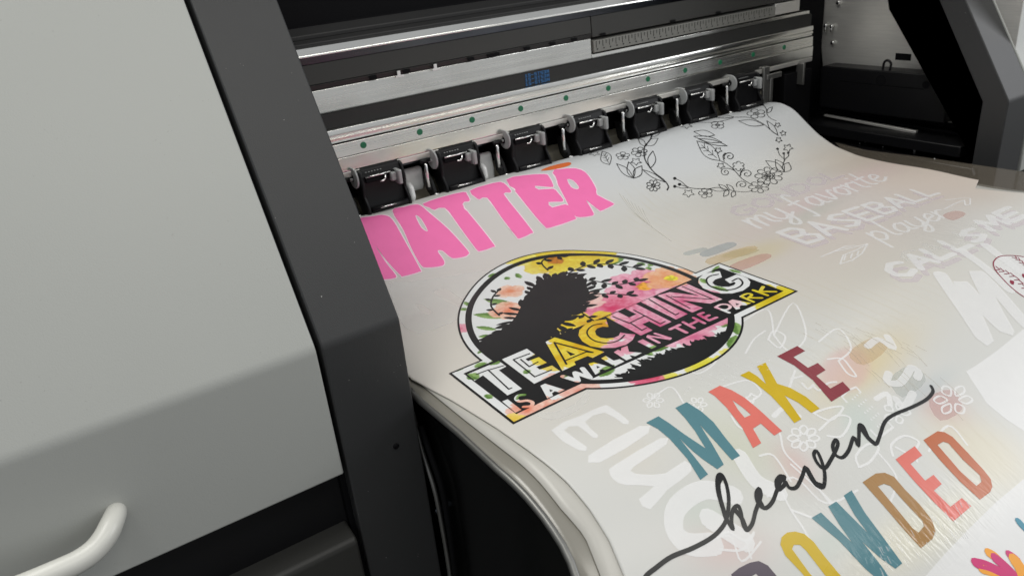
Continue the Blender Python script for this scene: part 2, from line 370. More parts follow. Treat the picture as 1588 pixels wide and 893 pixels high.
for k in range(1, 8):
    if k == 7: continue
    c = proto.copy(); COL.objects.link(c); c.location = Vector(proto.location)+Vector((.0902*k, 0, 0))
    for q in parts:
        d = q.copy(); COL.objects.link(d); d.parent = c
        if q.name.split('.')[0] in ('release_tab', 'spring_hook', 'tension_spring', 'cam_disc'): d.location = (random.uniform(-.0012, .0012), random.uniform(-.0004, .0004), random.uniform(-.0009, .0009))
# milky brackets between the units and the platen cover behind
for k in range(7):
    x = .1437+.0902*k
    bm = bmesh.new()
    if k == 0:
        add_prism(bm, [(.296, .0160), (.2895, .0155), (.2880, .0080), (.2885, -.0060), (.2920, -.0110), (.297, -.0090)], x+.006, x+.0285)
        add_prism(bm, [(.276, .0060), (.270, .0020), (.268, -.0090), (.272, -.0160), (.280, -.0160), (.284, .0060)], x+.0010, x+.0075)
    elif k == 1:
        add_prism(bm, [(.296, .0120), (.2895, .0120), (.2860, -.0060), (.2865, -.0250), (.297, -.0250)], x+.005, x+.0270)
        add_prism(bm, [(.276, .0060), (.270, .0020), (.268, -.0090), (.272, -.0140), (.280, -.0140), (.284, .0060)], x+.0010, x+.0080)
    else:
        add_prism(bm, [(.290, .0160), (.286, .0100), (.284, -.0260), (.292, -.0260), (.296, .0160)], x+.001, x+.0095)
    P_(frombm('milky_bracket', bm, M_whitepl, None, False, .003, 3))
P_(prism('platen_cover', [(.2990, -.0110), (.310, -.0060), (.345, -.0060), (.345, -.06), (.2970, -.06)], .0, .74, M_beige, None, .002))
P_(box('bay_filler', .0, .80, .312, .345, -.01, .160, M_void, None, 0))
# bracket at the right end of the rail
bm = bmesh.new()
p0 = un(1187, 100, 1, .268)
add_box(bm, p0[0]-.002, p0[0]+.010, .268, .272, -.03, p0[2]-.004)
add_box(bm, p0[0]+.004, p0[0]+.034, .2665, .270, .018, .0255)
add_box(bm, p0[0]+.010, p0[0]+.016, .266, .2695, -.03, .020)
P_(frombm('end_bracket', bm, M_bracket, None, False, .001))
P_(box('end_bracket', .768, .772, .262, .275, .000, .030, M_bracket, None, .0008))
P_(box('end_block', .742, .800, .272, .33, -.08, .018, M_void, None, .001))
P_(box('end_block', .800, .8580, .3000, .345, -.08, .45, M_void, None, .001))

# right side: metal plate, black side panel, capping box
plate = P_(prism('side_plate', [(.300, .45), (.3035, .049), (.2935, -.007), (.2764, -.050), (.03, -.050), (.03, .45)], .8590, .8610, M_plate, None, .0004))
for (px, py) in ((1300, 5), (1291, 67), (1288, 108), (1291, 151)):
    p = un(px, py, 0, .857); bm = bmesh.new(); add_tube(bm, [(.859, p[1], p[2]), (.8556, p[1], p[2]), (.8550, p[1], p[2])], [.0030, .0030, .0020], 14); s_ = seat(frombm('screw', bm, M_chrome, None, True), plate)
for (px, py) in ((1282, 40), (1291, 41)):
    p = un(px, py, 0, .857); bm = bmesh.new(); add_tube(bm, [(.859, p[1], p[2]), (.8530, p[1], p[2])], .0024, 12); add_tube(bm, [(.8545, p[1], p[2]), (.8545, p[1], p[2]-.008)], .0014, 8); seat(frombm('stud', bm, M_chrome, None, True), plate)
bm = bmesh.new()                                             # black slot with hook
a = un(1388, 83, 0, .857); b = un(1411, 95, 0, .857)
add_box(bm, .8584, .8589, b[1], a[1], b[2], a[2]); seat(frombm('slot', bm, M_void, None, False, .0002), plate)
P_(prism('side_panel', [(.02, -.09), (.0475, -.04), (.0634, .0318), (.1633, .0996), (.1650, .50), (.28, .53), (.031+.3, .53), (.0305, -.0)], .8020, .8060, M_black, None, .0006))
cb = P_(prism('capping_box', [(.0870, -.0441), (.0900, .0136), (.0975, .0165), (.2750, .0160), (.2790, .0110), (.2760, -.0440)], .8290, .8588, M_black, None, .0015, 2))
for (y, z, r) in ((.262, .004, .0045), (.182, .003, .0075), (.118, .003, .0050)):
    bm = bmesh.new(); add_tube(bm, [(.8295, y, z), (.8286, y, z)], r, 18); seat(frombm('port', bm, M_void), cb)
seat(box('seam', .8284, .8290, .120, .245, -.0035, -.0020, M_void, None, .0002), cb)
bm = bmesh.new(); h0 = [(.836, .185, .0150), (.836, .184, .026), (.836, .179, .029), (.836, .174, .025), (.836, .175, .0150)]; add_tube(bm, catmull(h0, 5), .0017, 8); seat(frombm('hook', bm, M_black, None, True), cb)
bm = bmesh.new(); add_tube(bm, [(.832, .0905, .010), (.832, .0895, -.030)], .0035, 12); seat(frombm('corner_post', bm, M_greypanel, None, True), cb)
P_(prism('wiper_strip', [(.128, -.0610), (.272, -.0560), (.272, -.0588), (.128, -.0650)], .836, .842, M_plate, None, .0004))
P_(box('capping_shelf', .806, .859, .05, .30, -.078, -.064, M_black, None, .001))
# glossy bed under the film and beside it
P_(box('print_bed', .014, .87, .022, .300, -.30, -.086, M_bed, None, .002))
P_(prism('bed_guide', [(.050, -.086), (.054, -.079), (.272, -.079), (.276, -.086)], .735, .7395, M_bed, None, .0008))
P_(prism('bed_guide', [(.012, -.086), (.016, -.0775), (.22, -.0775), (.224, -.086)], .7700, .7760, M_bed, None, .0008))
for (px, py) in ((1333, 224), (1369, 229), (1418, 235), (1449, 248), (1342, 222)):
    p = un(px, py, 2, -.0858); r = .0022 if px == 1418 else .0010; bm = bmesh.new(); bmesh.ops.create_icosphere(bm, subdivisions=1, radius=r, matrix=Matrix.Translation((p[0], p[1], -.0845)))
    tag(frombm('film_crumb', bm, M_whitepl), {1333: 'tiny white crumb on the glossy black bed near the back of the film edge', 1369: 'tiny white crumb on the black bed between the film edge and the capping box', 1418: 'largest white crumb lying on the glossy black bed', 1449: 'tiny white crumb on the black bed nearest the right frame', 1342: 'faint white crumb at the left end of the row on the black bed'}[px], 'crumb', 'white crumbs scattered on the black bed')
def edge_fn(pts):
    H = hits(pts); o = np.argsort(H[:, 1]); return lambda y: float(np.interp(y, H[o, 1], H[o, 0]))
e1 = edge_fn([(636, 600), (641, 608), (709, 664), (769, 720), (810, 758), (845, 800), (877, 850), (892, 893), (905, 950)])
# curved front apron that the film falls over: end plate, steel edge, trims
ys = np.linspace(.02, -.32, 40)
line = [(float(y), float(hgt(.012, y))-.0058) for y in ys]
prof = line+[(-.335, -.62), (.02, -.62)]
ap = P_(prism('front_apron', prof, .0125, .69, M_gloss, None, .001))
bm = bmesh.new(); add_tube(bm, [(e1(y)+.0015, y, float(hgt(e1(y), y))-.0052) for y, z in line], .0026, 12); seat(frombm('steel_edge', bm, M_bracket, None, True), ap)
def trim(pts, x, r, M, name):
    P = [un(a, b, 0, x) for a, b in pts]; P = catmull(P, 6); return seat(tube(name, P, r, M, None, 10), ap)
trim([(640, 640), (655, 700), (674, 760), (688, 830), (698, 893), (706, 960)], .004, .0018, M_bracket, 'edge_trim')
trim([(652, 660), (668, 705), (686, 760), (698, 830), (706, 893), (712, 960)], .006, .0022, M_void, 'gasket')
bm = bmesh.new(); p = un(676, 790, 0, .006); add_tube(bm, [(.014, p[1], p[2]), (.0045, p[1], p[2])], .0032, 14); seat(frombm('bolt', bm, M_darksteel, None, True), ap)
P_(box('inner_flank', -.010, -.0005, .036, .30, -.86, -.05, M_void, None, 0))
# ------------------------------------------------------------------ film sheets
FILM = np.array(srgb(226, 226, 222))*.88
def sheet_mesh(name, xl, xr, y0, y1, off, nx, ny, M, th=.0006):
    """xl, xr: edge functions of y; a thin closed sheet that follows hgt()"""
    ys = np.linspace(y0, y1, ny); U = np.linspace(0, 1, nx)
    XL = np.array([xl(y) for y in ys]); XR = np.array([xr(y) for y in ys])
    X = XL[:, None]+(XR-XL)[:, None]*U[None]; Y = np.repeat(ys[:, None], nx, 1); Z = hgt(X, Y)-off
    V = np.stack([X, Y, Z], -1).reshape(-1, 3); Vb = V-np.array([0, 0, th]); n = len(V)
    q = np.arange(n).reshape(ny, nx); A, B, Cc, D = q[:-1, :-1].ravel(), q[:-1, 1:].ravel(), q[1:, 1:].ravel(), q[1:, :-1].ravel()
    F = np.stack([A, B, Cc, D], 1).tolist()+np.stack([D+n, Cc+n, B+n, A+n], 1).tolist()
    e = np.concatenate([q[0, :], q[1:, -1], q[-1, -2::-1], q[-2:0:-1, 0]]); e2 = np.roll(e, -1)
    F += np.stack([e, e+n, e2+n, e2], 1).tolist()
    me = bpy.data.meshes.new(name); me.from_pydata(np.vstack([V, Vb]).tolist(), [], F); me.update()
    o = link(name, me, M, None, True); return o, np.vstack([V, Vb])
M_film = mat('frosted_transfer_film', tuple(FILM), .36, vcol='tint', nscale=14, namt=.018, spec=.45, ripple=.0007, bump=.00002, bscale=700, coarse=.0006)
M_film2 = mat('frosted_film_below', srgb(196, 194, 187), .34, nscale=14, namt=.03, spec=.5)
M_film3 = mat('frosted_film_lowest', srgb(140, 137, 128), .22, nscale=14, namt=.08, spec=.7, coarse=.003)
M_clear = mat('clear_film', srgb(150, 140, 125), .12, alpha=.2, nscale=10, namt=.05, spec=.5)
e3 = edge_fn([(639, 588), (700, 620), (770, 663), (830, 706), (880, 748), (915, 790), (945, 838), (968, 893), (985, 960)])
e2 = edge_fn([(640, 580), (653, 593), (717, 645), (784, 697), (836, 743), (869, 784), (907, 828), (933, 893), (950, 950)])
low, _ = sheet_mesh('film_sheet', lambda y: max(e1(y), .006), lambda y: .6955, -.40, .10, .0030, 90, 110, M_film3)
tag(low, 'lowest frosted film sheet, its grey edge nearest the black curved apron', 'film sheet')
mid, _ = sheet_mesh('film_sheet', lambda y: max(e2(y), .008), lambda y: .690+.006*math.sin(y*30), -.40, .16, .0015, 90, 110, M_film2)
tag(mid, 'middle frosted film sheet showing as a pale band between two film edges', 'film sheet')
def xr_top(y):
    if y > -.028: return .700+.0012*math.sin(y*60)
    return .700-.030*min(1, (-.028-y)/.012)+.010*min(1, max(0, -.04-y)/.05)
top, V = sheet_mesh('printed_film', lambda y: min(max(e3(y), .0085), .0085+max(0, .05-y)*.9), xr_top, -.40, .345, 0, 350, 400, M_film)
tag(top, 'uppermost frosted transfer film covered in colourful printed lettering, curving out of the printer', 'printed film')
# colours that show through from the prints on the layers below
px, py = proj(V[:, 0], V[:, 1], V[:, 2]); rgb = np.tile(FILM, (len(V), 1))
def wash(mask, col, a=1.):
    global rgb
    col = [c*.975 for c in col]
    mk = np.clip(mask*a, 0, 1)[:, None]; rgb = rgb*(1-mk)+np.array(srgb(*col))[None]*mk
wash(blob(px, py, 1080, 190, 330, 90, -17, 4), (218, 222, 226), .75)
wash(blob(px, py, 760, 560, 240, 150, -20, 3), (224, 216, 204), .6)
wash(blob(px, py, 700, 400, 190, 90, -20, 3), (218, 208, 206), .6)
wash(blob(px, py, 1240, 400, 260, 90, 5, 3), (216, 208, 194), .6)
wash(blob(px, py, 1420, 270, 170, 40, 8, 3), (224, 206, 186), .75)
wash(blob(px, py, 1330, 330, 240, 70, -14, 3), (218, 206, 200), .6)
wash(blob(px, py, 1170, 395, 60, 16, -18, 3), (214, 202, 160), .55)
wash(blob(px, py, 1290, 300, 120, 16, -25, 2), (222, 196, 198), .55)
wash(blob(px, py, 1260, 330, 60, 10, -25, 2), (196, 202, 192), .5)
wash(blob(px, py, 1340, 570, 90, 36, -35, 2), (226, 208, 160), .75)
wash(blob(px, py, 1310, 575, 42, 34, -35, 8), (222, 186, 186), .6)
wash(blob(px, py, 1460, 632, 44, 24, 30, 2), (214, 180, 176), .75)
wash(blob(px, py, 1230, 720, 40, 24, 40, 2), (222, 184, 180), .6)
wash(blob(px, py, 1430, 610, 50, 16, -35, 2), (190, 204, 208), .6)
wash(blob(px, py, 1330, 650, 44, 26, 60, 3), (206, 216, 210), .7)
wash(blob(px, py, 1140, 690, 80, 45, 35, 2), (212, 214, 192), .65)
wash(blob(px, py, 1100, 800, 60, 30, 20, 2), (206, 216, 206), .6)
wash(blob(px, py, 1130, 850, 60, 36, 0, 2), (222, 190, 186), .55)
wash(blob(px, py, 980, 700, 60, 40, 30, 2), (222, 216, 204), .5)
wash(blob(px, py, 1520, 700, 90, 45, 30, 3), (228, 220, 196), .7)
wash(blob(px, py, 1420, 830, 130, 45, -30, 3), (232, 228, 208), .7)
wash(blob(px, py, 1290, 840, 60, 24, -30, 2), (206, 214, 206), .6)
# faint swiped streaks along the feed direction
st = np.sin(V[:, 0]*900+3*np.sin(V[:, 1]*40))*np.sin(V[:, 0]*377+1.3); st = np.clip(st-.25, 0, 1)
for b in ((1010, 330, 60, 40, 35), (1110, 380, 110, 22, -10), (1330, 500, 150, 40, -25), (1500, 690, 90, 60, 35), (1260, 450, 90, 24, 10)):
    wash(st*blob(px, py, *b, 3), (206, 196, 172), .35)
setcol(top.data, rgb); top.data.attributes.new('ripple', 'FLOAT', 'POINT').data.foreach_set('value', ripple_at(px, py).astype(np.float32))
# clear strip lying over the black bed beyond the printed film
Q = [un(a, b, 2, -.062) for a, b in ((1296, 214), (1345, 226), (1430, 236), (1588, 258), (1640, 266), (1660, 330), (1588, 306), (1510, 280), (1400, 262), (1320, 240))]
bm = bmesh.new(); vs = [bm.verts.new(p+np.array([0, 0, -.0068])) for p in Q]; f = bm.faces.new(vs); r = bmesh.ops.extrude_face_region(bm, geom=[f])
bmesh.ops.translate(bm, vec=(0, 0, .0006), verts=[g for g in r['geom'] if isinstance(g, bmesh.types.BMVert)])
tag(frombm('clear_film', bm, M_clear), 'clear unprinted film strip lying over the black bed beside the printed film', 'clear film')

# ------------------------------------------------------------------ print drawing
def resample(L, step, closed=True):
    L = np.array(L, float); n = len(L); out = []
    for i in range(n if closed else n-1):
        a, b = L[i], L[(i+1) % n]; k = max(1, int(math.ceil(np.hypot(*(b-a))/step)))
        for t in range(k): out.append(a+(b-a)*t/k)
    if not closed: out.append(L[-1])
    return np.array(out)
def inside(P, L):
    x, y = P[:, 0], P[:, 1]; r = np.zeros(len(P), bool); x1, y1 = L[:, 0], L[:, 1]; x2, y2 = np.roll(x1, -1), np.roll(y1, -1)
    for a, b, c, d in zip(x1, y1, x2, y2):
        if b == d: continue
        r ^= ((b > y) != (d > y)) & (x < (c-a)*(y-b)/(d-b)+a)
    return r
# BLOCKS
class Shape:
    """even-odd loops in millimetres on the film"""
    def __init__(s, loops): s.loops = [np.array(l) for l in loops]; A = np.vstack(s.loops); s.lo = A.min(0); s.hi = A.max(0)
    def test(s, P):
        r = np.zeros(len(P), bool); k = np.where(((P >= s.lo) & (P <= s.hi)).all(1))[0]
        if len(k):
            q = np.zeros(len(k), bool)
            for l in s.loops: q ^= inside(P[k], l)
            r[k] = q
        return r
def zz(pts, org=(0, 0), s=1.): return [(org[0]+x/s, org[1]+y/s) for x, y in pts]
def mm(pts): return hits(pts)*1000
def poly(*loops, smooth=0):
    out = []
    for l in loops:
        if smooth: l = catmull(l, smooth, True)
        out.append(mm(resample(l, 6)))
    return Shape(out)
def ribbon(P, wid):
    """outline shapes of an open polyline P (mm), width(s) in mm, one quad per piece plus round joints"""
    P = np.array(P); W = np.full(len(P), wid) if np.isscalar(wid) else np.array(wid); sh = []
    for i in range(len(P)-1):
        d = P[i+1]-P[i]; L = np.hypot(*d)
        if L < 1e-6: continue
        nrm = np.array([-d[1], d[0]])/L
        sh.append(Shape([[P[i]+nrm*W[i]/2, P[i+1]+nrm*W[i+1]/2, P[i+1]-nrm*W[i+1]/2, P[i]-nrm*W[i]/2]]))
    return sh
def stroke(pts, wpx, smooth=5, caps=True, closed=False):
    """strip of even width following photo points; wpx = width in photo pixels near the middle"""
    C = catmull(pts, smooth, closed) if smooth else np.array(pts, float)
    if closed: C = np.vstack([C, C[:1]])
    P = mm(C); c = C[len(C)//2]; q = mm([c, (c[0]+1, c[1])]); sc = np.hypot(*(q[1]-q[0]))*1.25
    w_ = wpx*sc; out = []; n = len(P)
    T = np.gradient(P, axis=0); T /= (np.linalg.norm(T, axis=1)[:, None]+1e-9); N_ = np.stack([-T[:, 1], T[:, 0]], 1)
    if not smooth: out += ribbon(P, w_)
    else:
        for i in range(n-1):
            out.append(Shape([[P[i]+N_[i]*w_/2, P[i+1]+N_[i+1]*w_/2, P[i+1]-N_[i+1]*w_/2, P[i]-N_[i]*w_/2]]))
    if caps:
        for p in ((P[0], P[-1]) if smooth else P):
            out.append(Shape([[p+w_/2*np.array([math.cos(a), math.sin(a)]) for a in np.linspace(0, 2*math.pi, 9)[:-1]]]))
    return out
def area_mesh(shapes, cuts=(), grid=0):
    pts = []; edges = []
    for s in list(shapes)+list(cuts):
        for l in s.loops:
            b = len(pts); pts += [tuple(p) for p in l]; n = len(l); edges += [(b+i, b+(i+1) % n) for i in range(n)]
    if grid:
        A = np.array(pts); lo, hi = A.min(0), A.max(0)
        g = np.stack(np.meshgrid(np.arange(lo[0], hi[0], grid)+.013, np.arange(lo[1], hi[1], grid)+.017), -1).reshape(-1, 2)
        k = np.zeros(len(g), bool)
        for s in shapes: k |= s.test(g)
        pts += [tuple(p) for p in g[k]]
    v, e, f, *_ = delaunay_2d_cdt([Vector(p) for p in pts], edges, [], 0, 1e-4)
    v = np.array([tuple(p) for p in v]); f = np.array([t for t in f if len(t) == 3]); c = v[f].mean(1)
    a = v[f]; ar = np.abs((a[:, 1, 0]-a[:, 0, 0])*(a[:, 2, 1]-a[:, 0, 1])-(a[:, 2, 0]-a[:, 0, 0])*(a[:, 1, 1]-a[:, 0, 1]))
    keep = np.zeros(len(f), bool)
    for s in shapes: keep |= s.test(c)
    for s in cuts: keep &= ~s.test(c)
    f = f[keep & (ar > 1e-7)]; used = np.unique(f); mp_ = -np.ones(len(v), int); mp_[used] = np.arange(len(used))
    return v[used], mp_[f]
def art(name, shapes, M, off=.25, cuts=(), grid=4, parent=None, colfn=None):
    v, f = area_mesh(shapes, cuts, grid); X, Y = v[:, 0]/1000, v[:, 1]/1000; Z = hgt(X, Y)+off/1000
    a = v[f]; cr = (a[:, 1, 0]-a[:, 0, 0])*(a[:, 2, 1]-a[:, 0, 1])-(a[:, 2, 0]-a[:, 0, 0])*(a[:, 1, 1]-a[:, 0, 1]); f[cr < 0] = f[cr < 0][:, ::-1]
    me = bpy.data.meshes.new(name); me.from_pydata(np.stack([X, Y, Z], 1).tolist(), [], f.tolist()); me.update()
    o = link(name, me, M, parent if parent else top, True); setripple(me, X, Y, Z)
    if colfn is not None: setcol(me, colfn(v))
    return o
def inkmat(name, c, rough=.36, k=.92, namt=.06, alpha=1.): return mat(name, tuple(min(q*k, 1.) for q in srgb(*c)), rough, nscale=90, namt=namt, ripple=.0005, spec=.45, alpha=alpha)
M_pink = inkmat('pink_print_ink', (253, 122, 184), .42, 1.04); M_teal = inkmat('teal_print_ink', (92, 138, 148)); M_coral = inkmat('coral_print_ink', (232, 124, 112))
M_must = inkmat('mustard_print_ink', (214, 182, 36)); M_maroon = inkmat('maroon_print_ink', (146, 66, 74)); M_rust = inkmat('rust_print_ink', (196, 110, 68))
M_tan = inkmat('tan_print_ink', (176, 136, 88)); M_plum = inkmat('plum_print_ink', (96, 86, 98)); M_orange = inkmat('orange_print_ink', (240, 120, 60))
M_mag = inkmat('magenta_print_ink', (214, 50, 120)); M_yel = inkmat('amber_print_ink', (250, 170, 50)); M_sea = inkmat('sea_blue_print_ink', (50, 140, 165))
M_halo = inkmat('pale_pink_edge', (255, 232, 242), k=1.); M_wht = inkmat('white_print_ink', (246, 246, 246), .32, .95); M_red = inkmat('dark_red_print_ink', (150, 40, 66))
M_gh = inkmat('faint_white_print', (252, 252, 252), .34, 1., .03, .66); M_gh2 = inkmat('fainter_white_print', (246, 246, 244), .36, .98, .03, .30)
M_gh3 = inkmat('faint_pink_print_and_reflection', (236, 226, 232), .36, .97, .03, .5)
M_gh4 = inkmat('soft_white_print', (254, 254, 253), .34, 1.05, .03, .7); M_gh5 = inkmat('painted_glint_ink', (255, 255, 255), .2, 1., .03, .35)

# ---- MATTER, pink letters with a pale edge
Z4 = ((500, 180), 3.97); Z6 = ((500, 180), 3.176); Z5 = ((850, 130), 3.308)
def grow(loop, d):
    L = np.array(loop, float); a = np.roll(L, 1, 0); b = np.roll(L, -1, 0); t = b-a; t /= (np.linalg.norm(t, axis=1)[:, None]+1e-9); n = np.stack([t[:, 1], -t[:, 0]], 1)
    ar = .5*np.sum(L[:, 0]*np.roll(L[:, 1], -1)-np.roll(L[:, 0], -1)*L[:, 1]); return L+n*d*(1 if ar > 0 else -1)
pinkL = [
 ([zz([(150, 520), (250, 495), (305, 490), (345, 512), (400, 605), (480, 752), (478, 768), (400, 790), (385, 785), (318, 715), (262, 640), (310, 718), (362, 785), (352, 800), (300, 806), (285, 800), (200, 620)], *Z6)], 3),
 ([zz([(345, 468), (400, 450), (458, 437), (486, 444), (522, 474), (624, 562), (716, 664), (718, 682), (700, 694), (648, 702), (625, 692), (590, 664), (568, 668), (598, 712), (592, 738), (518, 747), (486, 735), (440, 655), (398, 560)], *Z6), zz([(458, 492), (486, 506), (520, 568), (488, 552)], *Z6)], 3),
 ([zz([(618, 543), (740, 500), (868, 470), (890, 484), (908, 518), (898, 528), (862, 546), (960, 670), (1056, 792), (1050, 808), (975, 833), (945, 818), (850, 690), (755, 568), (690, 580), (660, 566)], *Z4)], 2),
 ([zz([(908, 462), (1000, 429), (1094, 408), (1134, 430), (1162, 464), (1152, 474), (1116, 482), (1200, 590), (1292, 708), (1285, 724), (1215, 756), (1190, 738), (1100, 622), (1015, 505), (968, 515), (944, 503)], *Z4)], 2),
 ([zz([(1132, 394), (1240, 368), (1365, 360), (1395, 375), (1422, 430), (1405, 440), (1310, 432), (1332, 455), (1420, 450), (1450, 475), (1482, 515), (1470, 530), (1392, 532), (1415, 565), (1495, 545), (1530, 570), (1557, 625), (1550, 640), (1400, 690), (1368, 680), (1304, 610), (1198, 478)], *Z4)], 2),
 ([zz([(24, 458), (60, 440), (140, 436), (190, 455), (225, 500), (248, 545), (252, 572), (330, 612), (332, 624), (275, 652), (259, 648), (202, 603), (198, 602), (199, 606), (232, 662), (226, 678), (160, 686), (130, 670), (88, 590)], *Z5), zz([(97, 492), (129, 497), (158, 530), (150, 543), (118, 532)], *Z5)], 2)]
pinks = []; halos = []; phg = []
for loops, sm in pinkL:
    outer = catmull(loops[0], sm, True); inner = [catmull(l, sm, True) for l in loops[1:]]
    s_ = Shape([mm(outer)]+[mm(l) for l in inner]); h_ = Shape([mm(grow(outer, 1.3))]+[mm(grow(l, -1.2)) for l in inner])
    art('pink_letter', [s_], M_pink, .40, grid=3); art('letter_edge', [h_], M_halo, .22, cuts=[], grid=3)
art('orange_print', [poly(zz([(1345, 338), (1400, 312), (1500, 288), (1530, 290), (1520, 306), (1440, 328)], *Z4), smooth=3)], M_orange, .25, grid=3)

# ---- MAKE heaven CROWDED
ZE = ((990, 520), 3.308); ZF = ((1120, 640), 3.529); ZG = ((1348, 640), 4.9625); ZH = ((1388, 743), 5.955); ZS = ((990, 590), 2.947)
def letter(M, *loops, org, name='printed_letter', smooth=0):
    return art(name, [poly(*[zz(l, *org) for l in loops], smooth=smooth)], M, .25, grid=3)
letter(M_teal, [(40, 448), (103, 415), (160, 452), (235, 507), (345, 580), (290, 490), (240, 425), (190, 372), (248, 343), (320, 388), (385, 445), (450, 530), (522, 618), (480, 640), (400, 550), (315, 458), (380, 560), (438, 662), (405, 686), (330, 635), (275, 590), (208, 525), (285, 620), (357, 712), (318, 741), (250, 632), (160, 530), (100, 480)], org=ZE)
letter(M_coral, [(358, 290), (418, 258), (480, 282), (545, 320), (620, 382), (737, 490), (697, 514), (628, 452), (588, 478), (630, 552), (588, 578), (530, 470), (450, 368), (390, 310)], [(482, 332), (535, 370), (578, 408), (545, 422), (510, 380)], org=ZE)
letter(M_must, [(522, 205), (567, 184), (610, 210), (655, 250), (635, 205), (608, 160), (652, 140), (680, 190), (712, 248), (780, 270), (860, 315), (930, 375), (888, 398), (820, 345), (750, 308), (790, 365), (836, 430), (800, 450), (740, 375), (680, 310), (600, 245)], org=ZE)
letter(M_maroon, [(712, 108), (815, 55), (855, 80), (795, 112), (870, 167), (920, 142), (960, 178), (912, 208), (985, 273), (1048, 238), (1088, 280), (990, 340), (955, 300), (895, 230), (800, 155)], org=ZE)
letter(M_plum, [(48, 885), (90, 850), (150, 820), (200, 810), (250, 835), (330, 930), (330, 990), (300, 1010), (460, 1180), (410, 1210), (250, 1040), (215, 1045), (360, 1230), (310, 1250), (150, 1010)], [(150, 900), (185, 880), (250, 950), (240, 990), (215, 985)], org=ZF)
letter(M_must, [(318, 720), (325, 680), (355, 655), (400, 649), (450, 663), (500, 705), (560, 785), (650, 893), (720, 975), (745, 1025), (730, 1070), (680, 1090), (610, 1065), (540, 1000), (430, 870), (345, 780)], [(382, 745), (392, 722), (425, 722), (460, 755), (560, 885), (660, 1000), (650, 1025), (610, 1015), (480, 880)], org=ZF)
letter(M_teal, [(488, 575), (540, 545), (620, 622), (712, 712), (640, 610), (580, 512), (624, 485), (797, 658), (725, 560), (665, 453), (708, 424), (780, 545), (880, 680), (985, 823), (948, 853), (860, 790), (765, 704), (850, 810), (935, 925), (895, 948), (780, 850), (640, 700)], org=ZF)
letter(M_tan, [(768, 380), (840, 332), (890, 328), (940, 350), (1000, 420), (1080, 500), (1150, 590), (1167, 650), (1150, 690), (1088, 740), (1000, 645), (880, 505)], [(852, 402), (885, 388), (920, 400), (1000, 490), (1095, 590), (1105, 620), (1075, 655), (1040, 630), (950, 520)], org=ZF)
letter(M_coral, [(203, 358), (350, 257), (407, 327), (317, 393), (430, 522), (495, 477), (558, 547), (497, 598), (625, 723), (712, 655), (785, 718), (648, 835), (500, 690), (350, 530)], org=ZG)
letter(M_rust, [(417, 210), (525, 142), (580, 150), (640, 185), (760, 310), (880, 440), (935, 510), (947, 570), (930, 610), (852, 668), (700, 530), (550, 370)], [(525, 247), (570, 222), (610, 235), (720, 360), (850, 480), (865, 530), (825, 563), (700, 450)], org=ZG)
scr = []
for pts, w_ in (([(20, 920), (38, 890), (75, 860), (150, 806), (250, 765), (335, 718), (385, 668), (406, 620), (413, 545), (402, 475), (380, 430), (362, 442), (362, 500), (382, 575), (410, 645), (432, 678), (425, 640), (432, 592), (455, 572), (468, 600), (478, 655), (495, 683), (520, 655), (535, 600), (552, 552), (560, 520), (552, 494), (538, 520), (548, 562), (580, 583), (612, 555), (632, 505), (650, 460), (668, 446), (650, 436), (630, 462), (638, 500), (665, 480), (672, 462), (690, 490), (722, 488), (748, 440), (764, 395), (780, 432), (812, 478), (845, 486), (852, 430), (838, 370), (815, 322), (802, 340), (820, 380), (850, 402), (878, 365), (905, 312), (912, 285), (902, 270), (888, 300), (900, 338), (932, 352), (962, 318), (985, 258), (1004, 300), (1008, 250), (1010, 205), (1028, 210), (1055, 268), (1085, 292), (1104, 250), (1125, 192), (1165, 158), (1250, 122), (1315, 88), (1346, 52), (1338, 26)], 4.4),):
    scr += stroke(zz(pts, *ZS), w_, 5)
for pts, w_ in (([(383, 440), (366, 470), (372, 530), (400, 630)], 5.5), ([(440, 590), (470, 625), (490, 675)], 6), ([(770, 405), (805, 465), (840, 482)], 6.5), ([(1016, 215), (1050, 262), (1080, 288)], 6), ([(552, 500), (545, 530), (565, 572)], 6), ([(665, 440), (640, 455), (645, 495)], 6)):
    scr += stroke(zz(pts, *ZS), w_, 5)
art('script_lettering', scr, M_ink, .32, grid=0)
# painted hands at the corner on a white field
wf = [poly([(1588, 742), (1545, 778), (1500, 822), (1462, 862), (1425, 905), (1480, 960), (1700, 960), (1700, 740), (1620, 715)]), poly([(1498, 576), (1512, 568), (1545, 545), (1600, 500), (1700, 520), (1700, 700), (1600, 676), (1560, 650), (1530, 625)])]
for s_ in wf: art('white_field', [s_], M_gh4, .12, grid=4)
hs = lambda pts: zz(pts, *ZH)
for M, pts, w_ in ((M_mag, [(745, 775), (850, 800), (960, 850), (1060, 900)], 10), (M_yel, [(800, 830), (900, 860), (980, 900), (1100, 990)], 9), (M_yel, [(870, 685), (925, 715), (1000, 790)], 10), (M_mag, [(930, 735), (1010, 800), (1090, 880), (1150, 960)], 11), (M_mag, [(1060, 700), (1100, 725), (1130, 750)], 9), (M_yel, [(1110, 755), (1160, 830), (1200, 930)], 14), (M_sea, [(1145, 395), (1175, 430), (1215, 470)], 8)):
    art('painted_hand', stroke(hs(pts), w_, 5), M, .30+.02*len(pts)+.01*w_, grid=0)

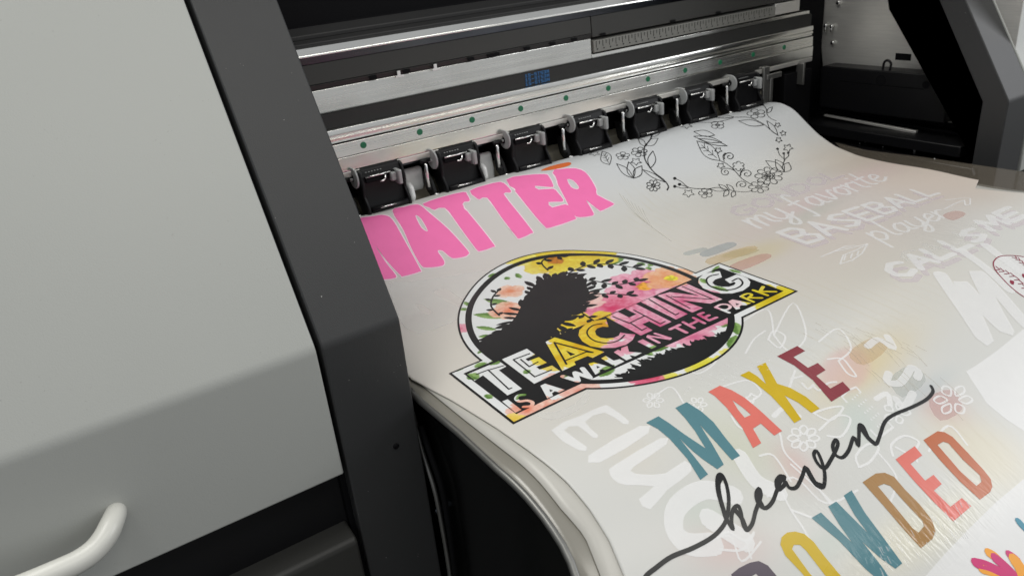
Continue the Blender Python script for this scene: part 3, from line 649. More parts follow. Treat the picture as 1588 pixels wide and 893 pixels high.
# ---- baseball print and ghost lettering
ZB = ((1430, 380), 7.443); zb = lambda p: zz(p, *ZB)
bb = stroke(zb([(1180, 140), (1090, 128), (960, 125), (880, 142), (835, 180), (822, 220), (840, 280), (900, 360), (1000, 465), (1100, 550), (1200, 615), (1330, 690), (1480, 740), (1640, 700), (1700, 560), (1620, 380), (1450, 240), (1300, 165), (1180, 140)]), 1.3, 5)
for a in ((850, 250), (900, 270), (960, 295), (1020, 325), (1075, 365), (1120, 410), (1160, 460)):
    bb += stroke(zb([(a[0], a[1]), (a[0]+48, a[1]+38)]), 1.1, 0); bb += stroke(zb([(a[0]-10, a[1]+42), (a[0]+48, a[1]+38)]), 1.1, 0)
for a in ((1040, 145), (1080, 170), (1120, 205), (1165, 235)):
    bb += stroke(zb([(a[0], a[1]), (a[0]+55, a[1]+15)]), 1.1, 0); bb += stroke(zb([(a[0]+30, a[1]-20), (a[0]+55, a[1]+15)]), 1.1, 0)
for hx, hy in ((1035, 435), (1175, 360)):
    bb.append(poly(zb([(hx-25, hy-15), (hx-12, hy-30), (hx, hy-18), (hx+14, hy-22), (hx+28, hy-5), (hx+22, hy+25), (hx, hy+22), (hx-18, hy+8)])))
art('baseball_print', bb, M_red, .42, grid=0)
art('baseball_white', [poly(zb([(1090, 128), (960, 125), (880, 142), (835, 180), (822, 220), (840, 280), (900, 360), (1000, 465), (1100, 550), (1200, 615), (1330, 690), (1480, 740), (1640, 700), (1700, 560), (1620, 380), (1450, 240), (1300, 165), (1180, 140)]), smooth=3)], M_gh, .17, grid=4)
Z7 = ((1120, 250), 3.97); Z8 = ((1340, 300), 3.722)
def script(word_strokes, org, w_, M, off, name='white_lettering', sm=5):
    sh = []
    for s_ in word_strokes: sh += stroke(zz(s_, *org), w_, sm)
    return art(name, sh, M, off, grid=0)
# «my favorite»
CUR = {'m': (1.3, [[(0, 0), (0, 1)], [(0, .5), (.22, .03), (.45, .15), (.45, 1)], [(.45, .5), (.7, .03), (.95, .15), (.95, .8), (1.2, 1)]]),
 'y': (1., [[(0, 0), (0, .7), (.3, 1), (.62, .7), (.68, 0)], [(.68, 0), (.64, 1.3), (.35, 1.75), (.1, 1.5), (.35, 1.2), (1., .7)]]), 'f': (.75, [[(.62, -.6), (.42, -.85), (.22, -.5), (.2, 1.), (.14, 1.7), (-.05, 1.6)], [(-.12, .1), (.55, .02)]]),
 'a': (.98, [[(.66, .18), (.34, 0), (.02, .5), (.26, 1), (.6, .72), (.68, .05)], [(.68, .05), (.68, .85), (.95, 1)]]), 'v': (.85, [[(0, 0), (.32, 1), (.66, .05), (.85, .12)]]),
 'o': (.86, [[(.36, 0), (.04, .5), (.36, 1), (.66, .5), (.36, 0)], [(.5, .05), (.86, .12)]]), 'r': (.66, [[(0, 0), (.06, 1)], [(.06, .45), (.28, .03), (.56, .12)]]), 'i': (.42, [[(.05, 0), (.05, .8), (.32, 1)], [(.05, -.42), (.09, -.38)]]),
 't': (.58, [[(.2, -.7), (.15, .75), (.45, 1)], [(-.12, .02), (.5, -.04)]]), 'e': (.8, [[(.02, .58), (.56, .4), (.4, .02), (.08, .3), (.1, .82), (.4, 1), (.8, .72)]]), 'p': (.92, [[(.05, 0), (.05, 1.75)], [(.05, .35), (.38, .02), (.7, .48), (.4, .98), (.06, .8)]]),
 'l': (.46, [[(.12, -.85), (.1, .75), (.38, 1)]]), ' ': (.5, [])}
def cursive(txt, p0, p1, down, org, w_, M, off):
    tot = sum(CUR[c][0] for c in txt); p0 = np.array(p0, float); p1 = np.array(p1, float); d = np.array(down, float); t = 0; sh = []
    for ch in txt:
        wd_, st_ = CUR[ch]
        for s_ in st_:
            pp = []
            for a, b in s_:
                k = (t+a)/tot; pp.append(tuple(p0+(p1-p0)*(k*(1.12-.12*k))+d*b*(1-.22*k)))
            sh += stroke(zz(pp, *org), w_*(1-.2*t/tot), 5)
        t += wd_
    return art('white_lettering', sh, M, off, grid=0)
cursive('my favorite', (128, 366), (945, 72), (108, 48), Z7, 5.2, M_gh, .16)
# BASEBALL
BL = []
def slab(o, ux, uy, rows):   # block letter strokes inside a skewed cell
    for st_ in rows: BL.append([(o[0]+ux[0]*a+uy[0]*b, o[1]+ux[1]*a+uy[1]*b) for a, b in st_])
LET = {'B': [[(0, 0), (0, 1)], [(0, 0), (.7, 0), (.9, .25), (.6, .48), (0, .5)], [(.6, .5), (1, .72), (.8, 1), (0, 1)]], 'A': [[(0, 1), (.5, 0), (1, 1)], [(.2, .65), (.8, .65)]],
       'S': [[(.95, .1), (.5, 0), (.05, .2), (.5, .5), (.95, .78), (.5, 1), (.05, .9)]], 'E': [[(.95, 0), (0, 0), (0, 1), (.95, 1)], [(0, .5), (.8, .5)]], 'L': [[(0, 0), (0, 1), (.9, 1)]],
       'C': [[(.95, .15), (.5, 0), (.05, .3), (.05, .7), (.5, 1), (.95, .85)]], 'M': [[(0, 1), (.1, 0), (.5, .7), (.9, 0), (1, 1)]], 'D': [[(0, 0), (0, 1), (.6, 1), (.95, .6), (.9, .3), (.5, 0), (0, 0)]], 'I': [[(.4, 0), (.4, 1)]], 'N': [[(0, 1), (0, 0), (1, 1), (1, 0)]],
       'G': [[(.95, .15), (.5, 0), (.05, .3), (.05, .7), (.5, 1), (.95, .8), (.95, .55), (.6, .55)]], 'O': [[(.5, 0), (.05, .3), (.05, .7), (.5, 1), (.95, .7), (.95, .3), (.5, 0)]], 'U': [[(0, 0), (0, .7), (.5, 1), (1, .7), (1, 0)]]}
def word(txt, p0, p1, down, org, w_, M, off, gap=.25, grow=1.):
    """block capitals between two photo points of the top line; 'down' is the letter height vector at the start"""
    n = len(txt); sh = []; p0 = np.array(p0, float); p1 = np.array(p1, float); d = np.array(down, float)
    t = np.cumsum([0]+[grow**i for i in range(n)]); t /= t[-1]
    for i, ch in enumerate(txt):
        a = p0+(p1-p0)*t[i]; b = p0+(p1-p0)*t[i+1]; ux = (b-a)*(1-gap); dd = d*(1-(1-grow)*i*.8)
        for st_ in LET[ch]: sh += stroke(zz([tuple(a+ux*q+dd*r) for q, r in st_], *org), w_*(1-(1-grow)*i*.6), 0)
    return art('white_lettering', sh, M, off, grid=0)
word('BASEBALL', (345, 440), (1250, 150), (178, 66), Z7, 8.2, M_gh, .20, .22, .93)
word('BASEBALL', (372, 462), (1272, 170), (178, 66), Z7, 8.2, M_gh3, .145, .22, .93)  # shifted copy: painted reflection of the word in the film layers
# «player»
cursive('player', (10, 232), (440, 90), (84, 46), Z8, 4.6, M_gh, .16)
# arrows
script([[(610, 590), (680, 560), (760, 545), (895, 510)], [(680, 560), (760, 525), (820, 520)], [(650, 575), (730, 540), (790, 530)], [(725, 635), (745, 580), (820, 552), (895, 512)], [(725, 635), (800, 612), (860, 570), (895, 512)], [(760, 580), (750, 610)], [(800, 570), (790, 600)], [(840, 555), (830, 580)]], Z7, 2.2, M_gh, .26, 'white_arrow', 0)
script([[(465, 92), (520, 62), (580, 40)], [(470, 40), (580, 28), (612, 30), (612, 65), (585, 72), (578, 42)]], Z8, 2.2, M_gh, .26, 'white_arrow', 0)
# CALLS ME, MOM
word('CALLS', (100, 430), (640, 190), (115, 62), Z8, 10., M_gh, .20, .2, .95)
word('ME', (640, 165), (860, 70), (100, 50), Z8, 9.5, M_gh, .20, .2, .95)
script([[(440, 470), (500, 560), (590, 690), (700, 850), (640, 700), (560, 520), (640, 600), (720, 700), (820, 790), (760, 680), (650, 460), (760, 560), (900, 720), (960, 780)]], Z8, 17, M_gh, .33)
script([[(560, 330), (700, 430), (840, 560)], [(700, 300), (830, 400), (930, 470)]], Z8, 12, M_gh, .30)
word('CALLS', (130, 462), (668, 215), (115, 62), Z8, 9., M_gh3, .145, .2, .95)  # shifted copies of both words, painting their ghost reflection in the layers
word('ME', (665, 190), (885, 92), (100, 50), Z8, 8.5, M_gh3, .145, .2, .95)  # painted reflection of ME, like the one above
word('CALLS', (190, 355), (700, 150), (90, 50), Z8, 6., M_gh2, .125, .2, .95)
# large reversed capitals seen through the film, lower left
Z3 = ((560, 560), 2.682)
ZR = ((820, 580), 3.722)
for pl, q in (([(130, 325), (300, 240), (425, 185), (470, 190), (578, 272), (545, 288), (440, 222), (325, 275), (400, 352), (372, 368), (285, 300), (205, 325), (335, 420), (290, 440)], 1), ([(345, 470), (640, 300), (690, 340), (410, 510)], 1),
              ([(465, 560), (500, 522), (760, 370), (795, 405), (605, 535), (600, 566), (650, 578), (790, 572), (900, 500), (940, 560), (800, 668), (700, 780), (635, 722), (722, 648), (560, 640), (490, 610)], 1), ([(50, 245), (130, 265), (240, 235), (330, 170), (355, 100), (325, 100), (270, 168), (150, 218), (70, 222)], 0)):
    art('white_lettering', [poly(zz(pl, *ZR), smooth=2)], M_gh4 if q else M_gh2, .14, grid=4)
art('white_lettering', [poly([(604, 440), (614, 480), (625, 505), (645, 516), (660, 515), (715, 493), (712, 470), (735, 446), (765, 418), (700, 428), (640, 436)], smooth=3)], M_gh2, .12, cuts=[poly([(645, 472), (655, 473), (668, 482), (668, 486), (660, 487), (650, 480)], smooth=3), poly([(673, 453), (690, 448), (705, 457), (718, 468), (712, 474), (695, 468)], smooth=3)], grid=4)
ZO = ((980, 500), 2.273)
script([[(360, 610), (250, 590), (160, 650), (150, 730), (200, 780), (290, 780)], [(270, 690), (400, 770)]], ZO, 23, M_gh4, .17, sm=5)
script([[(380, 470), (440, 560), (520, 600)]], ZO, 20, M_gh4, .24, sm=5)
for c_, pl in (((176, 190, 196), [(1086, 392), (1128, 376), (1142, 381), (1098, 398)]), ((230, 206, 160), [(1096, 402), (1160, 382), (1172, 388), (1110, 410)]), ((222, 172, 164), [(1132, 412), (1180, 394), (1196, 399), (1148, 420)]), ((224, 184, 176), [(1462, 334), (1482, 327), (1498, 332), (1478, 342)]),
               ((214, 202, 160), [(1118, 398), (1150, 386), (1178, 388), (1150, 398)]), ((196, 206, 206), [(1060, 392), (1090, 384), (1096, 388), (1068, 396)]), ((226, 200, 160), [(1316, 548), (1352, 524), (1376, 540), (1340, 566)]), ((206, 212, 208), [(1380, 588), (1414, 566), (1436, 590), (1400, 616)]), ((222, 186, 184), [(1440, 618), (1476, 604), (1492, 634), (1458, 652)])):
    art('faint_colour_print', [poly(pl, smooth=3)], mat('faint_colour_ink', srgb(*c_), .36, alpha=.38, nscale=40, namt=.08, ripple=.0007), .11, grid=4)
# faint pink words behind the wreath
word('GONDOL', (30, 300), (700, 40), (95, 48), Z7, 6.5, M_gh3, .10, .2, .95)
# line flowers, leaves, cup seen through the film
gl = []
def gs_(pts, org=ZO, w_=2.6, sm=5, closed=False): gl.extend(stroke(zz(pts, *org), w_, sm, True, closed))
def gflower(cx, cy, r, n, w_=2.4, org=ZO, sq=.8):
    for k in range(n):
        a = 2*math.pi*k/n; u = (math.cos(a), math.sin(a)*sq); v = (-math.sin(a), math.cos(a)*sq)
        gs_([(cx+u[0]*r*.3, cy+u[1]*r*.3), (cx+u[0]*r*.7+v[0]*r*.25, cy+u[1]*r*.7+v[1]*r*.25), (cx+u[0]*r, cy+u[1]*r), (cx+u[0]*r*.7-v[0]*r*.25, cy+u[1]*r*.7-v[1]*r*.25)], org, w_, 4, True)
gflower(605, 408, 56, 8); gflower(75, 275, 36, 6, 2); gflower(230, 290, 34, 6, 2)
gs_([(760, 240), (790, 228), (920, 370), (880, 400), (860, 400), (740, 262), (760, 240)], sm=0)
for i in range(5):
    for j in range(4): x, y = 785+i*22+j*8-8, 262+i*24-j*7+8; gs_([(x, y), (x+2, y+2)], w_=2, sm=0)
for pts in ([(640, 320), (700, 300), (745, 300), (700, 345), (640, 320)], [(660, 380), (720, 330), (770, 340), (740, 400), (690, 400)], [(800, 510), (790, 470), (830, 430), (870, 440), (840, 490), (800, 510)], [(920, 470), (915, 430), (960, 400), (1010, 420), (1000, 450), (1005, 490)], [(930, 440), (985, 470)], [(690, 130), (740, 128), (770, 160), (790, 190), (760, 180), (730, 140)], [(300, 760), (340, 740), (400, 770), (430, 740)], [(310, 800), (390, 800), (430, 745)], [(400, 770), (420, 830)], [(520, 580), (560, 660), (600, 720), (640, 790)], [(560, 660), (640, 690)], [(480, 360), (520, 390), (540, 460), (620, 540), (700, 640)], [(560, 500), (660, 590), (720, 650)], [(450, 470), (500, 470), (560, 560)], [(350, 330), (380, 370), (430, 380)], [(420, 250), (412, 262), (400, 268), (412, 274), (425, 285), (430, 270), (442, 262), (430, 258), (420, 250)], [(480, 60), (520, 90), (540, 50), (500, 30), (480, 60)], [(400, 110), (430, 60), (470, 30)]):
    gs_(pts)
art('white_line_flowers', gl, M_gh4, .20, grid=0)
script([[(905, 180), (900, 210), (940, 215), (965, 190), (985, 160), (1010, 175), (1005, 195)], [(830, 85), (870, 60), (920, 90), (900, 50)], [(930, 270), (960, 300), (990, 250)]], ZO, 9, M_gh, .24)
script([[(560, 200), (600, 190)], [(575, 170), (555, 230)], [(600, 215), (620, 235), (640, 220)], [(640, 225), (660, 240), (690, 215), (720, 210)]], ZO, 3, M_gh, .22, 'white_lettering')
script([[(500, 330), (540, 300), (590, 330)], [(860, 270), (900, 250), (910, 290)]], ZO, 6, M_gh4, .11)
gl = []
for c_ in ((1478, 620, 30, 6), (1390, 640, 22, 5)): gflower(c_[0], c_[1], c_[2], c_[3], 2.2, ((0, 0), 1))
for pts in ([(1060, 560), (1090, 540), (1110, 560), (1080, 580), (1060, 560)], [(1200, 520), (1230, 470), (1250, 520), (1225, 545), (1200, 520)], [(1150, 500), (1190, 480), (1200, 520)], [(1270, 530), (1300, 510), (1320, 540), (1300, 560)], [(1080, 850), (1130, 830), (1150, 870), (1180, 840)], [(1190, 770), (1230, 740), (1280, 780), (1330, 760)], [(1010, 620), (1040, 600), (1060, 625)], [(1440, 700), (1470, 660), (1500, 690)], [(1360, 700), (1390, 740), (1380, 780)], [(1120, 600), (1160, 590), (1180, 610), (1150, 625), (1120, 600)]):
    gs_(pts, ((0, 0), 1), 2.4)
art('white_line_flowers', gl, M_gh4, .155, grid=0)
# swiped streaks with raised edges
sk = []
for i in range(20):
    x0 = 1330+RNG.uniform(-50, 60)+i*4.2; y0 = 505+i*5.4+RNG.uniform(-20, 20); L_ = RNG.uniform(14, 42)
    sk += stroke([(x0, y0), (x0+L_*.55, y0+L_*.45), (x0+L_, y0+L_*.95)], RNG.uniform(.5, 1.1), 2, False)
for i in range(22):
    x0 = 1250+i*8+RNG.uniform(-8, 8); y0 = 505+i*1.5+RNG.uniform(-14, 14); L_ = RNG.uniform(8, 24); sk += stroke([(x0, y0), (x0+L_, y0+L_*.5)], RNG.uniform(.6, 1.1), 0, False)
for i in range(7):
    sk += stroke([(960+i*6, 300+i*4), (975+i*6, 322+i*5), (1000+i*7, 345+i*5)], .5, 2, False)
art('streak', sk, inkmat('grey_streak', (216, 208, 190), .3, .95, .05, .35), .28, grid=0)
sk = []  # small highlights on the rippled film, painted as pale translucent marks
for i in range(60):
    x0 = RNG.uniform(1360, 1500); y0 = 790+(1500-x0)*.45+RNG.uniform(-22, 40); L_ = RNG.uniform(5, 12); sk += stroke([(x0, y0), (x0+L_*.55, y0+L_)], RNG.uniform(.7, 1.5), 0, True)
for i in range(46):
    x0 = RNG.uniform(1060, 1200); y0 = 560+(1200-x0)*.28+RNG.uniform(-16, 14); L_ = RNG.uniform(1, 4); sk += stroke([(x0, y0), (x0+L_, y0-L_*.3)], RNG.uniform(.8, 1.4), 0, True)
art('painted_glint', sk, M_gh5, .36, grid=0)
# ---- round floral badge with its banner
bc = np.array([186., 21.3])
tr = [(710.5, 503), (714, 528), (727, 542)]+zz([(62, 690), (75, 560), (175, 410), (400, 225), (600, 125), (800, 70), (1000, 45), (1190, 45)], (700, 380), 5.955)+zz([(0, 48), (300, 55), (700, 100), (1000, 150), (1190, 200)], (860, 380), 5.955)+[(1150, 492), (1136, 539), (1100, 567), (1039, 589), (967, 600)]
H_ = mm(tr)-bc; th_ = np.arctan2(H_[:, 1], H_[:, 0]); rr_ = np.hypot(*H_.T)
FB = lambda t: np.stack([np.ones_like(t)]+[g(k*t) for k in (1, 2, 3) for g in (np.cos, np.sin)], 1)
co = np.linalg.lstsq(np.vstack([FB(th_), .15*np.eye(7)[1:]]), np.concatenate([rr_, np.zeros(6)]), rcond=None)[0]
TT = np.linspace(0, 2*math.pi, 181)[:-1]; RR_ = FB(TT)@co
ring = lambda d: bc+np.stack([np.cos(TT)*(RR_-d), np.sin(TT)*(RR_-d)], 1)
BX0, BX1, BY0, BY1 = 37.0, 329., -73.7, 13.6
def rect(i): return resample([(BX0+i, BY1-i), (BX0+i, BY0+i), (BX1-i, BY0+i), (BX1-i, BY1-i)], 6)
Pm = lambda x, y: mm([(x, y)])[0]
FL = []   # flowers: centre, radius mm, petals, inner, outer, heart
def fl_(x, y, R, n, c1, c2, heart=None, rot=0.): FL.append((Pm(x, y), R, n, np.array(srgb(*c1)), np.array(srgb(*c2)), None if heart is None else np.array(srgb(*heart)), rot))
Yi, Yo = (226, 186, 30), (246, 232, 90); Pi_, Po = (222, 84, 134), (250, 192, 212); Ki, Ko = (238, 150, 110), (250, 214, 186)
LV = []   # leaves: base, tip, half width mm, dark, light
def lf_(x0, y0, x1, y1, w_, c=(96, 134, 62), c2=(150, 184, 110)): LV.append((Pm(x0, y0), Pm(x1, y1), w_, np.array(srgb(*c)), np.array(srgb(*c2))))
for a in ((800, 474, 750, 464, 5), (792, 492, 734, 488, 5.5), (770, 512, 738, 507, 3.2), (765, 522, 742, 522, 3.2), (790, 430, 783, 434, 3), (800, 424, 808, 432, 3), (938, 412, 912, 402, 4), (942, 412, 940, 392, 3), (944, 412, 968, 398, 5), (1000, 412, 988, 408, 4), (1006, 414, 1012, 408, 3), (1008, 420, 1004, 414, 3), (775, 425, 756, 430, 3.5), (728, 475, 720, 468, 2.6), (722, 482, 716, 478, 3), (960, 470, 972, 458, 6), (970, 525, 1000, 516, 5), (985, 530, 960, 540, 5), (1140, 500, 1146, 520, 5), (1142, 520, 1130, 540, 4), (1120, 508, 1130, 500, 3), (700, 577, 722, 568, 3), (726, 580, 742, 588, 5), (735, 570, 755, 562, 3.5), (756, 566, 780, 558, 3.5), (742, 545, 748, 546, 4), (800, 620, 830, 600, 4), (812, 580, 822, 574, 3), (860, 590, 890, 572, 4), (955, 505, 980, 512, 5), (1104, 444, 1130, 452, 3.4), (1096, 440, 1086, 432, 3), (930, 585, 952, 566, 5), (900, 598, 930, 600, 3), (752, 612, 764, 618, 3), (1000, 545, 1040, 535, 5), (1115, 412, 1104, 424, 2.4), (1130, 418, 1150, 424, 2.4), (993, 540, 1012, 552, 4)): lf_(*a)
fl_(862, 404, 36, 6, Yi, Yo, (190, 120, 40)); fl_(920, 398, 26, 5, Yi, Yo); fl_(800, 396, 20, 5, (238, 214, 60), (250, 240, 130), None, .5)
fl_(792, 452, 14, 4, Ki, (252, 224, 204)); fl_(790, 482, 18, 4, (240, 130, 90), (252, 220, 200), None, .4)
fl_(1000, 444, 36, 7, Pi_, Po, (240, 170, 60)); fl_(950, 478, 30, 6, (220, 60, 110), (244, 166, 190), None, .3); fl_(1040, 432, 26, 6, (240, 150, 90), (250, 206, 170), (236, 220, 70)); fl_(905, 466, 20, 5, (238, 180, 170), (250, 220, 214))
fl_(870, 498, 24, 5, (240, 204, 20), (250, 226, 80)); fl_(895, 540, 30, 6, (226, 178, 20), (246, 226, 60), None, .6); fl_(935, 505, 26, 6, (222, 160, 24), (240, 216, 70)); fl_(862, 556, 20, 5, Yi, Yo)
fl_(1010, 505, 40, 7, (214, 78, 130), (252, 200, 220)); fl_(1060, 468, 34, 7, (216, 84, 134), (252, 208, 222), None, .3); fl_(1082, 494, 24, 6, (206, 70, 124), (244, 176, 200)); fl_(960, 540, 14, 5, (230, 130, 160), (246, 196, 210)); fl_(1078, 524, 17, 5, (220, 110, 150), (244, 180, 200))
fl_(1196, 462, 26, 5, (214, 184, 30), (240, 224, 60)); fl_(1150, 560, 20, 5, (220, 210, 40), (244, 236, 110)); fl_(1100, 572, 18, 5, (226, 214, 40), (240, 234, 100)); fl_(1048, 592, 12, 5, (226, 214, 40), (244, 236, 110))
fl_(840, 640, 22, 5, (230, 110, 80), (250, 214, 196)); fl_(815, 636, 14, 5, (240, 140, 110), (252, 216, 200)); fl_(797, 654, 10, 5, (240, 200, 60), (250, 226, 130)); fl_(900, 608, 16, 5, (236, 150, 130), (250, 220, 208)); fl_(712, 510, 10, 5, (230, 120, 150), (246, 196, 210)); fl_(1130, 470, 12, 5, (240, 190, 200), (250, 224, 228)); fl_(1002, 586, 14, 5, (216, 50, 90), (240, 130, 160)); fl_(860, 588, 9, 5, (236, 150, 130), (250, 220, 208))
_tab = RNG.uniform(-1, 1, (64, 64))
def vnoise(P, s):
    q = P/s; i = np.floor(q).astype(int); f = q-i; f = f*f*(3-2*f); g = lambda a, b: _tab[(i[:, 0]+a) % 64, (i[:, 1]+b) % 64]
    return (g(0, 0)*(1-f[:, 0])+g(1, 0)*f[:, 0])*(1-f[:, 1])+(g(0, 1)*(1-f[:, 0])+g(1, 1)*f[:, 0])*f[:, 1]
def floral(P):
    col = np.tile(np.array(srgb(240, 242, 242)), (len(P), 1)); n1 = vnoise(P, 3.); n2 = vnoise(P, 8.)
    def mix(mk, c):
        nonlocal col
        col = col*(1-mk[:, None])+c*mk[:, None]
    for a, b, w_, c1, c2 in LV:
        d = b-a; L = np.hypot(*d); d = d/L; u = ((P-a)@d)/L; v = (P-a)@np.array([-d[1], d[0]])
        wd = w_*np.sin(np.clip(u, 0, 1)*math.pi)**.8; mk = ((u > 0) & (u < 1) & (np.abs(v) < wd)).astype(float)
        sh = np.clip(.5+.35*np.sign(v)+.35*n1-.5*(np.abs(v) < .35), 0, 1)[:, None]; mix(mk, c1*(1-sh)+c2*sh)
    for c, R, n, c1, c2, heart, rot in FL:
        d = P-c; r = np.hypot(*d.T)/R; t = np.arctan2(d[:, 1], d[:, 0])+rot+.25*n2
        for k, (sc, ph) in enumerate(((1., 0.), (.74, .5), (.48, .2))):
            tt = t+ph*2*math.pi/n; pet = np.abs(np.cos(tt*n/2)); edge = sc*(.70+.30*pet**.5+.05*n1); rel = r/edge; mk = (rel < 1).astype(float)
            q = np.clip(rel*.95-.10+.30*n1+.22*n2, 0, 1); q = q*(1-.55*(pet < .16)*(rel > .3)); q = np.clip(q*(1-.12*k)+.10*np.sin(tt*n*5)*rel, 0, 1)
            mix(mk*np.clip(.93+.1*n2, 0, 1), c1*(1-q[:, None])+c2*q[:, None])
            mix(mk*(rel > .955)*.35, c1)
        if heart is not None: mix((r < .22+.05*n1).astype(float), heart*(.8+.4*(n1[:, None] > 0)))
    return np.clip(col, 0, 1)*.92
M_floral = mat('watercolour_print_ink', (1, 1, 1), .36, vcol='tint', nscale=60, namt=.03, ripple=.0012)
sil = [Shape([ring(0)]), Shape([rect(0)])]
badge = art('floral_badge', sil, M_ink, .22, grid=6)
art('floral_fill', [Shape([ring(1.7)]), Shape([rect(1.9)])], M_floral, .32, grid=.85, parent=badge, colfn=floral)
ZAo = ((690, 520), 5.955); ZBo = ((820, 440), 5.955); ZCo = ((940, 400), 5.955); ZDo = ((1060, 390), 5.955); Z2o = ((680, 370), 2.786)
cut = []; inl = []; cap = []
def cp(org, *loops, sm=0, lst=cut): lst.append(poly(*[zz(l, *org) for l in loops], smooth=sm))
def cs(org, pts, w_, sm=0, lst=cut): lst.extend(stroke(zz(pts, *org), w_/org[1], sm, caps=bool(sm) or len(pts) > 2) if True else [])
cp(ZAo, [(205, 362), (500, 238), (568, 290), (500, 325), (712, 495), (578, 557), (352, 372), (275, 422)])
cp(ZAo, [(525, 225), (757, 125), (835, 180), (745, 220), (768, 240), (868, 202), (942, 255), (845, 295), (875, 318), (990, 280), (1068, 335), (825, 450)])
cp(ZBo, [(155, 540), (240, 497), (700, 632), (590, 688), (545, 670), (420, 722), (435, 750), (310, 808)], [(345, 620), (430, 655), (385, 668)])
cp(ZBo, [(738, 402), (715, 330), (600, 345), (520, 380), (468, 430), (458, 480), (495, 535), (570, 580), (680, 598), (800, 594), (900, 566), (960, 522), (985, 470), (905, 463), (845, 452), (832, 482), (790, 500), (720, 508), (660, 500), (622, 475), (612, 442), (632, 415), (680, 400)])
cp(ZCo, [(0, 548), (108, 500), (212, 552), (278, 523), (175, 470), (275, 427), (605, 592), (500, 640), (398, 588), (335, 615), (430, 670), (320, 720)])
cp(ZCo, [(320, 410), (430, 362), (755, 520), (645, 572)])
cp(ZCo, [(470, 350), (585, 318), (850, 350), (645, 282), (740, 238), (1075, 385), (960, 425), (700, 395), (895, 465), (795, 508)])
cp(ZDo, [(355, 242), (335, 185), (270, 190), (190, 210), (142, 250), (135, 290), (180, 342), (260, 375), (350, 392), (450, 390), (550, 365), (608, 322), (618, 285), (590, 250), (540, 228), (490, 215), (380, 262), (428, 298), (468, 284), (482, 296), (465, 314), (420, 328), (350, 328), (290, 314), (266, 290), (292, 262)])
for org, pts, w_ in ((ZAo, [(292, 363), (400, 322), (590, 500), (618, 488)], 11), (ZAo, [(415, 320), (545, 283)], 10), (ZAo, [(782, 172), (632, 228), (830, 386), (985, 322)], 12), (ZAo, [(700, 225), (780, 292), (860, 248)], 11),
                     (ZBo, [(348, 745), (236, 546), (592, 638), (530, 632)], 15), (ZBo, [(340, 712), (525, 635)], 12), (ZCo, [(62, 545), (215, 606), (352, 540)], 11), (ZCo, [(225, 604), (330, 672), (372, 650)], 11), (ZCo, [(255, 485), (500, 612), (545, 590)], 11),
                     (ZCo, [(395, 385), (640, 530), (670, 515)], 11), (ZCo, [(555, 350), (775, 470)], 9), (ZCo, [(600, 360), (985, 385), (705, 268)], 9)):
    inl += stroke(zz(pts, *org), w_/5.955, 0)
for org, pts, w_ in ((ZBo, [(676, 372), (600, 386), (548, 425), (542, 472), (592, 522), (680, 548), (770, 546), (840, 520), (885, 478)], 12), (ZDo, [(320, 215), (250, 230), (212, 262), (228, 308), (290, 343), (380, 360), (470, 350), (530, 320), (545, 286), (505, 252), (450, 278)], 14)):
    inl += stroke(zz(pts, *org), w_/5.955, 5)
# small words
cp(ZAo, [(528, 612), (580, 592), (708, 690), (652, 716)])
cut += stroke(zz([(735, 552), (680, 558), (658, 588), (692, 612), (760, 604), (808, 622), (795, 655), (728, 662)], *ZAo), 5.2, 4)
cp(ZAo, [(882, 467), (925, 447), (1108, 505), (1055, 530), (1015, 518), (988, 538), (1000, 560), (945, 585)], [(965, 500), (1000, 512), (972, 525)])
def wd(org, w_, *pls):
    for p in pls: cut.extend(stroke(zz(p, *org), w_, 0))
wd(Z2o, 7.2, [(538, 596), (603, 616), (590, 580), (655, 602), (622, 562)])
cp(ZBo, [(550, 740), (600, 727), (770, 775), (705, 800), (680, 790), (655, 800), (660, 820), (615, 842)], [(625, 760), (658, 772), (632, 785)])
cp(ZBo, [(668, 692), (710, 668), (785, 712), (840, 698), (885, 720), (795, 765)])
cp(ZBo, [(785, 635), (825, 610), (850, 622), (855, 595), (912, 575), (925, 630), (1048, 640), (985, 672), (930, 662), (955, 690), (900, 710)])
cp(ZCo, [(288, 775), (338, 752), (468, 820), (420, 842)])
wd(ZCo, 4.6, [(385, 732), (488, 785)], [(390, 722), (585, 752)], [(452, 700), (592, 745)])
wd(ZCo, 5.0, [(590, 662), (680, 620)]); wd(ZCo, 5.6, [(640, 642), (742, 692)])
wd(ZCo, 5.0, [(712, 595), (812, 650)], [(808, 555), (908, 606)], [(765, 622), (850, 582)])
wd(ZCo, 5.0, [(852, 525), (950, 580)], [(852, 525), (895, 508)], [(900, 555), (950, 532)], [(950, 580), (1020, 552)])
wd(ZDo, 4.6, [(295, 517), (422, 568)]); cut += stroke(zz([(300, 515), (345, 492), (405, 493), (432, 515), (400, 540), (355, 540)], *ZDo), 4.2, 4)
cp(ZDo, [(412, 465), (450, 445), (628, 478), (580, 500), (530, 500), (515, 515), (525, 530), (485, 540)], [(480, 480), (515, 490), (490, 500)])
wd(ZDo, 4.6, [(530, 418), (645, 468)], [(610, 430), (722, 432)]); cut += stroke(zz([(538, 412), (590, 392), (630, 402), (600, 432)], *ZDo), 4.2, 4)
wd(ZDo, 5.0, [(645, 360), (775, 408)], [(735, 328), (708, 372)], [(700, 372), (850, 374)])
inner = Shape([ring(12.3)]); band = Shape([rect(8.2)])
blk = [Shape([ring(6.8), ring(12.3)]), band]
art('badge_lettering_ground', blk, M_ink, .44, cuts=cut, grid=6, parent=badge)
art('inline_stroke', inl, M_ink, .56, grid=0, parent=badge)
